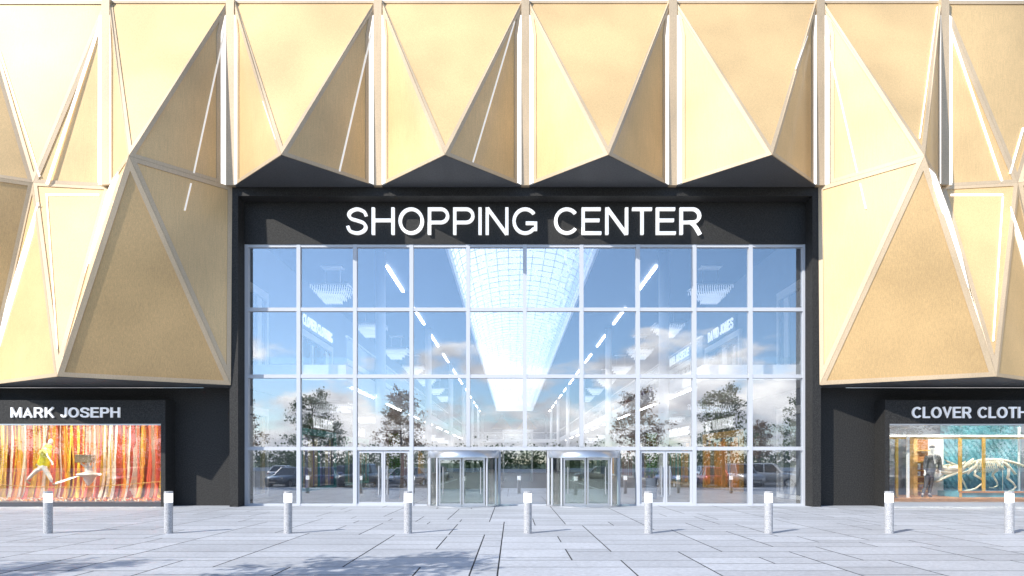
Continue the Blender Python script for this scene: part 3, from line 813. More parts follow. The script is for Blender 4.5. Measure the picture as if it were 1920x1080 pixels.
mall_shop(1, 20.2, 27, G0, 3.5, 'i', 'CLOVER CLOTHING', 'ground floor right shop with brown and green window under clothing sign', 'cream', ['cream','mint','amber'], 20.6, 26.4, 3.66, .6)
mall_shop(-1, 20.2, 27, G0, 3.5, 'j', 'MAN', 'ground floor left shop with mint green frame', 'mint', ['mint','cream','grey_wall'], 22, 25.4, 3.66, .6)
for q, (y0, a, b) in enumerate(((31,'cream','lilac'), (42,'pink_fabric','white'), (54,'amber','cream'), (67,'aqua_fabric','white'))):
    for s, nm in ((-1,'left'), (1,'right')):
        for zz, top, lv in ((G0,3.5,'ground floor'), (U,9.0,'upper floor')):
            mall_shop(s, y0, y0+7, zz, top, 'z', None, '%s shop on the %s of the mall, %s in the row from the entrance' % (lv, nm, ordn[q+3]), 'white', [a,b], 0,0,0,0)
# bridge across the far end
br = thing('footbridge', 'white footbridge crossing the far end of the mall', 'bridge', (X0, 85, 5.0))
MB().box((XB(-7.1), 84, 5.0), (XB(7.1), 88, 5.6)).build('deck', M['white'], br)
MB().box((XB(-7.05), 84, 5.61), (XB(7.05), 84.05, 6.6)).build('balustrade_glass', M['clear'], br)
MB().box((XB(-7.1), 83.98, 6.61), (XB(7.1), 84.08, 6.7)).build('handrail', M['white'], br)
# glass lift enclosure in the middle of the hall
lf = thing('glass_lift', 'glass lift enclosure with slim white posts in the middle of the hall', 'lift', (.5, 31.5, 0))
for xx, yy in ((-.75,30.2),(1.75,30.2),(-.75,32.8),(1.75,32.8)):
    MB().box((xx-.05,yy-.05,.01),(xx+.05,yy+.05,4.3)).build('post', M['white'], lf)
MB().box((-.82,30.12,4.31),(1.82,32.88,4.48)).build('roof', M['white'], lf)
MB().box((-.7,30.19,.02),(1.7,30.21,4.3)).build('glass_pane', M['clear'], lf)
# gold pyramids hung over the far bridge
for s, lab in ((-1,'left of the two gold pyramid lanterns hanging beyond the skylight'), (1,'right of the two gold pyramid lanterns hanging beyond the skylight')):
    t = thing('pendant_lantern', lab, 'lantern', (SX(s,2.6), 110, 12), 'gold pyramid lanterns')
    MB().add([(SX(s,2.6)-2,108,8.6),(SX(s,2.6)+2,108,8.6),(SX(s,2.6)+2,112,8.6),(SX(s,2.6)-2,112,8.6),(SX(s,2.6),110,11.6)], [(3,2,1,0),(0,1,4),(1,2,4),(2,3,4),(3,0,4)]).build('shade', M['gold'], t)
    MB().tube([(SX(s,2.6),110,11.5),(SX(s,2.6),110,12)], .04).build('rod', M['steel'], t)
# topiary columns in grey pots
def leaves(mb, fn, cnt, size, rng):
    for _ in range(cnt):
        p = Vector(fn()); a = Vector((rng.gauss(0,1), rng.gauss(0,1), rng.gauss(0,1))).normalized()
        b = a.orthogonal().normalized(); b.rotate(Matrix.Rotation(rng.uniform(0,6.28), 3, a)); sz = size*rng.uniform(.6,1.3)
        c = a.cross(b)*.45
        mb.add([p, p + b*sz*.5 + c*sz, p + b*sz*1.1, p + b*sz*.5 - c*sz], [(0,1,2,3)])
rng = random.Random(8)
for s, lab in ((-1,'column-shaped topiary in a grey pot inside the glass on the left'), (1,'column-shaped topiary in a grey pot inside the glass on the right')):
    cx, cyy = SX(s,5.95), 4.7
    t = thing('potted_topiary', lab, 'plant', (cx, cyy, 0), 'topiary columns inside the entrance')
    MB().lathe([(.0,.01),(.24,.01),(.27,.95),(.23,.95),(.22,.9),(0,.9)], (cx,cyy,0), 20).build('pot', M['grey_wall'], t)
    MB().tube([(cx,cyy,.9),(cx,cyy,2.8)], .05, 6).build('trunk', col('bark', (.14,.10,.07), rough=.9), t)
    mb = MB()
    def fn():
        a = rng.uniform(0, 6.28); rr = .25*math.sqrt(rng.uniform(.5,1)); return (cx+rr*math.cos(a), cyy+rr*math.sin(a), rng.uniform(1.05,3.0))
    leaves(mb, fn, 1400, .07, rng); mb.build('foliage', M['green_leaf'], t)

# ================================================================== ground floor shop windows
PZ = 4.04
def shop_portal(s, lab, signlab, text, u0, u1, v0, v1):
    t = thing('shop_window', lab, 'shop window', (SX(s,17.2), YW, 0))
    xi, xo = 13.61, 24.0
    a = MB()
    MB().box((SX(s,xi), YW, 0), (SX(s,xi+.17), -.005, PZ)).build('side_frame', M['black'], t)
    MB().box((SX(s,xo-.17), YW, 0), (SX(s,xo), -.005, PZ)).build('side_frame', M['black'], t)
    MB().box((SX(s,xi+.172), YW+.02, 3.14), (SX(s,xo-.172), -.005, PZ-.003)).build('fascia', M['black'], t)
    MB().box((SX(s,xi+.172), YW+.0, 3.085), (SX(s,xo-.172), YW+.16, 3.137)).build('head_rail', M['steel'], t)
    MB().box((SX(s,xi+.172), YW+.06, 0), (SX(s,xo-.172), 2.5, .17)).build('plinth', M['steel_dark'] if s < 0 else M['steel'], t)
    MB().box((SX(s,xi+.172), YW+.12, .172), (SX(s,xo-.172), YW+.135, 3.084)).build('glass_pane', M['shop_glass'], t)
    p = at(u0, v1, YW+.02); q = at(u1, v0, YW+.02)
    sgn = thing('shop_sign', signlab, 'sign', (p.x, YW, p.z))
    write(text, (p.x, YW+.016, p.z), (1,0,0), q.z-p.z, q.x-p.x, .155, M['letter_soft'], sgn, depth=.06, gap=.13, space=.40)
    st = MB().box((SX(s,xi+.18), 2.5, 0), (SX(s,xo-.18), 2.6, 3.5))
    return t, st
def ribmat(name, c, sc=9):
    return simple(name, c, .55, noise=.22, scale=sc, stretch=(6,6,.6))
for nm, c in (('ribbon_red',(.74,.12,.05)),('ribbon_orange',(.88,.32,.04)),('ribbon_amber',(.90,.55,.05)),('ribbon_cream',(.85,.66,.44)),('ribbon_white',(.90,.76,.58)),('ribbon_rust',(.62,.15,.05))):
    M[nm] = ribmat(nm, c)
ls, st = shop_portal(-1, 'black framed shop window full of hanging red and orange ribbons', 'MARK JOSEPH in pale raised capitals above the ribbon window', 'MARK JOSEPH', 22, 226, 764, 783)
st.build('back_wall', M['ribbon_rust'], ls)
for x in (13.79, 23.77): MB().box((SX(-1,x), .0, .175), (SX(-1,x+.04), 2.49, 3.5)).build('inner_wall', M['ribbon_rust'], ls)
MB().box((SX(-1,13.79), YW+.2, 3.5), (SX(-1,23.8), 2.6, 3.56)).build('display_ceiling', M['white'], ls)
for k in range(5):  # added ceiling lamps that brighten the ribbons and mannequins
    MB().box((SX(-1,14.6+1.7*k), .1, 3.44), (SX(-1,15.6+1.7*k), .25, 3.495)).build('display_lamp', M['display_lamp'], ls)
rc = thing('ribbon_curtain', 'curtain of red, orange, yellow and cream ribbons hanging to the shop floor', 'ribbon curtain', (SX(-1,17.2), 1.8, .18))
rng = random.Random(21)
names = ['ribbon_red','ribbon_orange','ribbon_amber','ribbon_amber','ribbon_cream','ribbon_white','ribbon_red','ribbon_orange']
for k in range(98):
    layer = k % 3
    x = SX(-1, 13.9 + 8.9*((k + rng.uniform(-.6,.6))/98)); x = max(SX(-1,23.0), min(SX(-1,13.9), x))
    yb = (2.3, 1.9, 1.5)[layer] + rng.uniform(-.12,.12); wd = rng.uniform(.10,.19) * (2.2 if layer == 0 else .8)
    mb = MB(); o = 0; ph = rng.uniform(0,6); am = rng.uniform(.01,.05); sl_ = rng.uniform(-.14,.14); vs=[]; fs=[]
    for i in range(13):
        f = i/12; z = 3.48 - 3.28*f
        ww = wd*(.35 + .5*f + .25*math.sin(f*5+ph)**2)
        cx = x + am*math.sin(f*6+ph) + sl_*f*f; yy = yb - .05*math.sin(f*7+ph) - (.25*f**6)
        vs += [(cx-ww/2, yy, z), (cx, yy-.03, z), (cx+ww/2, yy, z)]
        if i: fs += [(3*i-3,3*i-2,3*i+1,3*i),(3*i-2,3*i-1,3*i+2,3*i+1)]
    mb.add(vs, fs); mb.build('ribbon', M[rng.choice(names)], rc, True)
mb = {n: MB() for n in ('ribbon_red','ribbon_cream','ribbon_orange')}
for k in range(700):
    p = Vector((rng.uniform(SX(-1,22.6), SX(-1,13.95)), rng.uniform(.0,1.6), .175)); a = rng.uniform(0,6.28); d = Vector((math.cos(a), math.sin(a)*.6, 0)); L = rng.uniform(.1,.28)
    e = Vector((-d.y, d.x, 0))*.035
    mb[rng.choice(list(mb))].add([p-e, p+e, p+d*L*.5+e+Vector((0,0,rng.uniform(.03,.10))), p+d*L*.5-e+Vector((0,0,rng.uniform(.03,.1))), p+d*L+e, p+d*L-e], [(0,1,2,3),(3,2,4,5)])
for n_, b_ in mb.items(): struct(b_.build('ribbon_scraps', M[n_]), 'stuff')

# ---- figures grown from joints with a skin modifier
def grow(name, chains, m, parent, sub=2):
    """chains: list of lists of (point, radius); points shared by identity of coordinates are merged"""
    idx = {}; vs = []; rad = []; es = set()
    for chn in chains:
        prev = None
        for p, r in chn:
            k = tuple(round(c, 4) for c in p)
            if k not in idx: idx[k] = len(vs); vs.append(Vector(p)); rad.append(r)
            i = idx[k]
            if prev is not None and prev != i: es.add((prev, i))
            prev = i
    org = world_loc(parent)
    me = bpy.data.meshes.new(name); me.from_pydata([tuple(v-org) for v in vs], list(es), [])
    o = bpy.data.objects.new(name, me); COL.objects.link(o); o.parent = parent
    sm = o.modifiers.new('Skin', 'SKIN'); sm.use_smooth_shade = True; sm.branch_smoothing = .4
    if not me.skin_vertices: 
        bpy.context.view_layer.objects.active = o
    for i, r in enumerate(rad):
        rr = r if isinstance(r, tuple) else (r, r)
        me.skin_vertices[0].data[i].radius = rr; me.skin_vertices[0].data[i].use_root = (i == 0)
    ss = o.modifiers.new('Subdivision', 'SUBSURF'); ss.levels = sub; ss.render_levels = sub
    me.materials.append(m)
    return o
def hand_chains(wrist, d, side, palm=.045):
    """five separate fingers rooted in a palm: d = direction of the hand, side = thumb side"""
    d = Vector(d).normalized(); sd_ = Vector(side).normalized(); nn = d.cross(sd_)
    W = Vector(wrist); K = W + d*.075; out = [[(tuple(W), .026), (tuple(K), (.04))]]
    for i, (o_, L) in enumerate(((.032,.075),(.011,.085),(-.011,.08),(-.032,.062))):
        b = K + sd_*o_
        out.append([(tuple(K), .04), (tuple(b + d*.02), .0095), (tuple(b + d*(.02+L*.5) + nn*.012), .0088), (tuple(b + d*(.02+L) + nn*.034), .0075)])
    T = W + d*.02 + sd_*.03
    out.append([(tuple(W + d*.0), .026), (tuple(T), .012), (tuple(T + d*.035 + sd_*.022), .0105), (tuple(T + d*.065 + sd_*.03 + nn*.012), .0085)])
    return out
M['mannequin'] = simple('mannequin_white', (.82,.80,.76), .4)
M['yellow_coat'] = simple('yellow_coat', (.92,.80,.03), .5, noise=.12, scale=7, bump=.4, bscale=9)
M['cream_cloth'] = simple('cream_cloth', (.82,.76,.64), .7, noise=.1, scale=10, bump=.3)
M['brown_shoe'] = simple('brown_shoe', (.35,.2,.08), .5)
M['basket'] = simple('brown_weave', (.28,.19,.10), .7, noise=.4, scale=40)
M['rope'] = simple('orange_rope', (.75,.42,.12), .7)
DY = .75
def pt(u, v, dy=0): return tuple(at(u, v, DY) + Vector((0, dy, 0)))
wm = thing('mannequin', 'striding white mannequin in a yellow hooded coat balancing on a rope', 'mannequin', tuple(at(80, 908, DY)))
hip = pt(81,873); chest = pt(87,846); neck = pt(91,836); head = pt(94.5,828)
kR = pt(66,883,.05); aR = pt(48.5,900,.06); kF = pt(93,890,-.05); aF = pt(100,905,-.06)
shB, shF = pt(83,841,.17), pt(90,841,-.19)
elB, haB = pt(72,853,.24), pt(63.5,866,.25); elF, haF = pt(98,855,-.27), pt(105,865,-.28)
body = [[(hip,.12),(chest,(.15,.13)),(neck,.055),(pt(93,831.5),.075),(pt(95,827.5),(.088,.10)),(pt(96,822.5),.055)],
 [(hip,.12),(pt(78,874,.09),.085),(kR,.058),(aR,.038)], [(hip,.12),(pt(84,874,-.09),.085),(kF,.058),(aF,.038)],
 [(chest,(.15,.13)),(shB,.055),(elB,.04),(haB,.028)], [(chest,(.15,.13)),(shF,.055),(elF,.04),(haF,.028)]]
dB = Vector(haB)-Vector(elB); dF = Vector(haF)-Vector(elF)
body += hand_chains(haB, dB, (.6,0,.4)) + hand_chains(haF, dF, (.7,0,.6))
grow('body', body, M['mannequin'], wm)
f = MB().ball(Vector(pt(99,828.2)), (.02,.016,.026), 8, 5).build('nose', M['mannequin'], wm, True)
grow('coat', [[(pt(79.5,875.5),(.23,.27)),(pt(82,867),(.20,.24)),(pt(85,858),(.18,.22)),(pt(87,848),(.22,.26)),(pt(90,839),(.17,.19)),(pt(92,832.5),.12)],
  [(pt(87,848),(.18,.22)),(pt(82,843,.18),.085),(pt(76,851,.23),.07)], [(pt(87,848),(.18,.22)),(pt(90,843,-.2),.085),(pt(96,852,-.26),.07)]], M['yellow_coat'], wm)
grow('trousers', [[(pt(80,871.5),(.14,.17)),(pt(76,876,.08),.105),(kR,.082),(pt(51,898,.06),.066)],[(pt(80,871.5),(.14,.17)),(pt(85,876,-.08),.105),(kF,.082),(pt(99.3,902,-.06),.066)]], M['cream_cloth'], wm)
grow('shoe', [[(pt(47.5,900.5,.06),.045),(pt(50,904,.06),.045),(pt(55,908,.06),.032)]], M['brown_shoe'], wm)
grow('shoe', [[(pt(99.5,906,-.06),.045),(pt(104,908.5,-.06),.045),(pt(110,908,-.06),.03)]], M['brown_shoe'], wm)
tag(MB().tube([pt(u, 903 + 10.5*math.sin(PI*max(0,min(1,(u+70)/370.0))), 0) for u in range(-45, 301, 15)], .02, 6).build('tightrope', M['rope'], loc=Vector(pt(100,912))), 'thin orange rope slung low across the ribbon window', 'rope')
dm = thing('mannequin', 'headless-looking mannequin in a cream tutu behind a brown box', 'mannequin', tuple(at(167, 912, DY)))
body = [[(pt(166.5,885),.10),(pt(166.5,878),(.085,.08)),(pt(166,871),.05),(pt(166,866),.075),(pt(166,861),.085),(pt(166,857),.06)],
 [(pt(166.5,885),.10),(pt(168,895,.06),.08),(pt(166.5,904,.03),.05),(pt(166,911,.02),.035)],[(pt(166.5,885),.10),(pt(165,895,-.06),.08),(pt(165.5,904,-.03),.05),(pt(165.4,911,-.02),.035)],
 [(pt(166.5,878),(.085,.08)),(pt(161,876),.045),(pt(158,871,-.12),.036),(pt(156.5,866.5,-.2),.026)],[(pt(166.5,878),(.085,.08)),(pt(172,876),.045),(pt(177,871,-.12),.036),(pt(178.5,866.5,-.2),.026)]]
body += hand_chains(pt(156.5,866.5,-.2), (0,-.2,1), (1,0,0)) + hand_chains(pt(178.5,866.5,-.2), (0,-.2,1), (-1,0,0))
grow('body', body, M['mannequin'], dm)
c = at(167, 890, DY)
MB().lathe([(.10,.32),(.12,.22),(.16,.10),(.43,.04),(.45,.0),(.40,-.03),(.2,-.10),(.18,-.22),(.05,-.40)], tuple(c), 28).build('tutu', M['cream_cloth'], dm, True)
c = at(167.5, 860, DY)
bx = MB().box((c.x-.32, c.y-.40, c.z-.16), (c.x+.32, c.y-.14, c.z+.17)).build('woven_box', M['basket'], None, loc=c + Vector((0,-.27,-.16)))
tag(bx, 'brown woven box held up before the tutu mannequin head', 'box')
bm_ = bx.modifiers.new('Bevel', 'BEVEL'); bm_.width = .02; bm_.segments = 2
P = [at(u, v, DY-.1) for u, v in ((104,906),(118,902),(132,897),(146,893),(162,891),(176,890),(190,889))]
vs = []; fs = []
for i, p in enumerate(P):
    wv = .03 + .02*math.sin(i*1.3); vs += [p + Vector((0,0,wv)), p - Vector((0,.03,wv))]
    if i: fs.append((2*i-2, 2*i-1, 2*i+1, 2*i))
tag(MB().add(vs, fs).build('streamer', M['mannequin'], None, True, loc=P[3]), 'white cloth streamer trailing from the tutu towards the striding mannequin', 'streamer')

# ---- right window: teal scale wall, gold posts, suited mannequin, skeleton
rs, st = shop_portal(1, 'black framed shop window with a teal scaled wall and gold posts', 'CLOVER CLOTHING in pale raised capitals above the skeleton window', 'CLOVER CLOTHING', 1709, 1972, 763, 784)
st.build('back_wall', M['grey_wall'], rs)
for x in (13.79, 23.77): MB().box((SX(1,x), .0, .175), (SX(1,x+.04), 2.49, 3.5)).build('inner_wall', M['grey_wall'], rs)
MB().box((SX(1,13.79), YW+.2, 3.5), (SX(1,23.8), 2.6, 3.56)).build('display_ceiling', M['white'], rs)
for k in range(5):  # the same added lamps, brightening the skeleton window
    MB().box((SX(1,14.6+1.7*k), .1, 3.44), (SX(1,15.6+1.7*k), .25, 3.495)).build('display_lamp', M['display_lamp'], rs)
M['scale_a'] = simple('teal_scale', (.10,.32,.40), .5, noise=.5, scale=1.6)
M['wood'] = simple('warm_wood', (.42,.19,.07), .45, noise=.25, scale=4, stretch=(1,1,9))
M['gold_post'] = simple('gold_post', (.80,.50,.12), .35, metal=.4)
M['bone'] = simple('bone', (.86,.80,.62), .5, noise=.08, scale=14)
M['suit'] = simple('charcoal_suit', (.09,.09,.10), .75, noise=.15, scale=25)
sw = MB(); rng = random.Random(4)
ya = 2.2; xa = at(1769,0,ya).x; xb = at(1911,0,ya).x
rad = .115; r_ = 0; z = .18
while z < 3.3:
    x = xa + (rad if r_ % 2 else 0)
    while x < xb - rad*.8:
        d = rng.uniform(.05,.10)
        sw.add([(x,ya-d,z+.02),(x+rad,ya,z+.06),(x+rad*.9,ya-.02,z+.19),(x,ya-.01,z+.25),(x-rad*.9,ya-.02,z+.19),(x-rad,ya,z+.06)], [(0,1,2),(0,2,3),(0,3,4),(0,4,5)])
        x += rad*2
    z += .17; r_ += 1
sw.build('scale_wall', M['scale_a'], rs)
MB().box((xa-.1, ya+.02, .175), (xb+.1, ya+.06, 3.45)).build('scale_backing', M['scale_a'], rs)
MB().box((SX(1,13.85), -.4, .172), (SX(1,23.75), 2.45, .30)).build('display_floor', M['wood'], rs)
for (u0, u1, v0, v1, yy, mm) in ((1680,1684.5,822,932,.3,'gold_post'),(1701.5,1705.5,815,935,.2,'white'),(1799,1804,820,932,.45,'gold_post'),(1843.5,1848,820,924,.45,'gold_post'),(1911,1913,800,938,.9,'white'),(1953,1957,820,924,.45,'gold_post')):
    a = at(u0, v1, yy); b = at(u1, v0, yy)
    MB().box((a.x, yy, a.z), (b.x, yy+.08, b.z)).build('display_post', M[mm], rs)
for (u0, u1, v0, v1, yy, mm) in ((1668,1990,815.5,818.5,.6,'white'),(1668,1990,820,823,.75,'gold_post'),(1801,1990,921,924,.36,'wood')):
    a = at(u0, v1, yy); b = at(u1, v0, yy)
    MB().box((a.x, yy, a.z), (b.x, yy+.1, b.z)).build('display_rail', M[mm], rs)
a = at(1800, 935, .36); b = at(1990, 926, .36)
MB().box((a.x, .46, .302), (b.x, 1.7, at(0,922,.5).z)).build('skeleton_plinth', M['scale_a'], rs)
# bright room behind the suited figure and the picture shelf
a = at(1739, 0, 2.1); b = at(1769, 0, 2.1)
MB().box((a.x, 2.10, .31), (b.x, 2.14, 2.75)).build('white_panel', M['white'], rs)
sh = thing('display_shelf', 'narrow amber wooden shelf unit behind the suited mannequin', 'shelf', tuple(at(1723, 933, 1.9)))
a = at(1706, 933, 1.9); b = at(1740, 824, 1.9)
MB().box((a.x, 1.9, .305), (b.x, 1.96, b.z)).build('back_panel', M['wood'], sh)
for v in (845, 866, 882, 894, 906, 920):
    zz = at(0, v, 1.9).z; MB().box((a.x+.01, 1.66, zz-.02), (b.x-.06, 1.897, zz+.02)).build('shelf_board', M['gold_post'], sh)
MB().box((a.x, 1.64, .305), (a.x+.16, 1.898, b.z)).build('side_panel', M['amber'], sh)
for (u0, u1, v0, v1, lab) in ((1713,1726,869,880.5,'small white framed picture on the shelf, upper of the two'),(1713,1726,884,892.5,'small white framed picture on the shelf, lower of the two')):
    p = at(u0, v1, 1.7); q = at(u1, v0, 1.7)
    fr = thing('picture_frame', lab, 'picture', ((p.x+q.x)/2, 1.7, p.z), 'framed pictures on the shelf')
    MB().box((p.x, 1.70, p.z), (q.x, 1.73, q.z)).build('mount', M['white'], fr)
    MB().box((p.x+.08, 1.695, p.z+.06), (q.x-.08, 1.699, q.z-.06)).build('print', M['grey_wall'], fr)
DY = .62
sm_ = thing('mannequin', 'white mannequin in a charcoal suit standing at the skeleton snout', 'mannequin', tuple(at(1735, 933, DY)))
HP = pt(1742,890); CH = pt(1748,862); NK = pt(1748.5,850); 
kL = pt(1735,909,-.05); aL = pt(1727,928,-.08); kR2 = pt(1747,909,.06); aR2 = pt(1743.5,928,.05)
sL, sR = pt(1737.5,856), pt(1760.5,856); eL, eR = pt(1734.5,872,-.02), pt(1763,872,.03); hL, hR = pt(1732,884,-.06), pt(1761.5,885,-.04)
body = [[(HP,.11),(CH,(.12,.10)),(NK,.055),(pt(1748,846),.075),(pt(1748,842),(.088,.10)),(pt(1747.8,837.5),.06)],
 [(HP,.12),(pt(1738.5,893),.085),(kL,.055),(aL,.04)],[(HP,.12),(pt(1746.5,893),.085),(kR2,.055),(aR2,.04)],
 [(CH,(.12,.10)),(sL,.05),(eL,.042),(hL,.028)],[(CH,(.12,.10)),(sR,.05),(eR,.042),(hR,.028)]]
body += hand_chains(hL, (0,-.1,-1), (.3,-1,0)) + hand_chains(hR, (0,-.1,-1), (-.3,-1,0))
grow('body', body, M['mannequin'], sm_)
MB().ball(Vector(pt(1747.2,842.3,-.105)), (.016,.022,.026), 8, 5).build('nose', M['mannequin'], sm_, True)
MB().ball(Vector(pt(1748,838.5,.015)), (.098,.112,.075), 14, 8).build('hair', M['suit'], sm_, True)
grow('jacket', [[(pt(1742.3,895),(.21,.19)),(pt(1743,888),(.20,.18)),(pt(1745.5,874),(.17,.16)),(pt(1748,861),(.22,.17)),(pt(1748.5,852),(.14,.12))],
 [(pt(1748,861),(.20,.15)),(pt(1738,857),.12),(eL,.085),(pt(1732.5,881.5,-.05),.065)],[(pt(1748,861),(.20,.15)),(pt(1760,857),.12),(eR,.085),(pt(1762,882,-.03),.065)]], M['suit'], sm_)
p = Vector(pt(1747.5,0,-.175))
za, zb = at(0,851.5,DY).z, at(0,870,DY).z
MB().prism([(p.x-.065,p.y,za),(p.x+.065,p.y,za),(p.x+.0,p.y-.025,zb)], (0,.05,0)).build('shirt_front', M['mannequin'], sm_)
MB().prism([(p.x-.018,p.y-.016,za-.02),(p.x+.018,p.y-.016,za-.02),(p.x+.0,p.y-.034,zb+.08)], (0,.012,0)).build('tie', M['suit'], sm_)
grow('trousers', [[(pt(1742.5,884),(.16,.14)),(pt(1738.3,895),.105),(kL,.08),(pt(1727.5,926,-.08),.065)],[(pt(1742.5,884),(.16,.14)),(pt(1746.5,895),.105),(kR2,.08),(pt(1743.8,926,.05),.065)]], M['suit'], sm_)
zf = .345
for (q, lab) in ((aL,-.11),(aR2,-.02)):
    v = Vector(q); grow('shoe', [[((v.x,v.y,zf+.03),.05),((v.x+lab*.6,v.y-.09,zf),.045),((v.x+lab*1.2,v.y-.2,zf-.008),.035)]], M['suit'], sm_)
# skeleton
DY = .85
sk = thing('dinosaur_skeleton', 'pale dinosaur skeleton with horns and frill striding towards the suited mannequin', 'skeleton', tuple(at(1830, 921, DY)))
def bone(name, chains):
    mb = MB()
    for pts, rads in chains: mb.tube([pt(*p) for p in pts], rads, 7)
    return mb.build(name, M['bone'], sk, True)
bone('skull', [([(1752,878),(1762,877),(1776,880),(1790,878),(1800,876)],[.05,.09,.12,.14,.10]), ([(1754,883),(1766,884),(1780,886),(1794,882)],[.04,.07,.08,.06])])
bone('horn', [([(1795,875),(1784,869),(1771,862)],[.07,.05,.012])]); bone('horn', [([(1790,872,.15),(1778,873,.2),(1762,877,.2)],[.06,.04,.01])])
bone('jaw', [([(1796,884),(1788,889),(1772,895),(1757,903),(1750,902)],[.06,.055,.05,.045,.03]), ([(1796,884,.18),(1786,892,.2),(1768,898,.15),(1752,903,.03)],[.05,.05,.04,.03]),([(1762,893),(1770,889),(1780,889)],[.03,.03,.02])])
bone('frill', [([(1800,885),(1812,872),(1825,860)],[.07,.08,.035]), ([(1800,880,.1),(1809,871,.2),(1820,865,.3)],[.06,.06,.03]), ([(1800,888,-.1),(1810,884,-.15),(1818,875,-.2)],[.05,.05,.03])])
spine = [(1802,880),(1812,875),(1824,868),(1836,864),(1850,862),(1864,862),(1878,862.5),(1892,865),(1906,869),(1920,873),(1940,879),(1960,884)]
bone('spine', [(spine, [.06,.055,.06,.065,.07,.07,.065,.06,.05,.042,.03,.015])] + [([(u, v), (u+1.5, v-3.6)], [.02,.008]) for u, v in [(1822+i*5, 868.5 - 6.5*math.sin(PI*min(1,i/14.)) + max(0,(i-10))*.8) for i in range(20)]])
for k in range(14):
    u = 1826 + k*3.7; L = 18 + 5*math.sin(PI*k/13)
    for s in (-1, 1):
        bone('rib_bone', [([(u,864,0),(u-1.5,868,.20*s),(u-2.5,864+L*.6,.27*s),(u-1,864+L,.14*s)],[.016,.018,.016,.010])])
bone('pelvis', [([(1872,864,-.15),(1880,872,-.2),(1888,880,-.14)],[.05,.06,.03]), ([(1872,864,.15),(1880,872,.2),(1888,880,.14)],[.05,.06,.03]), ([(1884,866),(1896,879),(1904,889)],[.05,.04,.05])])
bone('shoulder_blade', [([(1826,866,-.2),(1818,876,-.25),(1808,889,-.2)],[.03,.05,.03])])
zf = [( -.22, 0), (.22, -6)]
bone('front_leg', [([(1820,882,-.25),(1819,890,-.25),(1836,900,-.22)],[.04,.045,.045]), ([(1837,899,-.22),(1838,904,-.2),(1822,916,-.2)],[.045,.04,.03]), ([(1824,915,-.2),(1812,918,-.22),(1800,919,-.22)],[.035,.025,.012]), ([(1822,916,-.2),(1814,920,-.14),(1806,920.5,-.12)],[.03,.02,.012])])
bone('front_leg', [([(1814,876,.25),(1808,886,.25),(1806,890,.25)],[.04,.045,.04]), ([(1806,889,.25),(1816,904,.28),(1822,918,.28)],[.04,.035,.03])])
bone('hind_leg', [([(1884,878,-.2),(1883,890,-.22),(1881,897,-.22)],[.05,.05,.05]), ([(1881,896,-.22),(1892,905,-.2),(1898,913,-.2)],[.045,.035,.03]), ([(1898,912,-.2),(1892,918,-.2),(1884,920,-.2)],[.035,.025,.012]), ([(1898,912,-.2),(1896,919,-.12),(1890,920.5,-.1)],[.03,.02,.012])])
bone('hind_leg', [([(1878,880,.2),(1870,888,.22),(1869,894,.22)],[.05,.045,.045]), ([(1870,893,.22),(1877,904,.22),(1878,911,.22)],[.04,.035,.03]), ([(1878,911,.22),(1870,915,.22),(1862,914,.22)],[.03,.022,.012])])
bone('support_rod', [([(1880,872),(1880,921)],[.012,.012])])

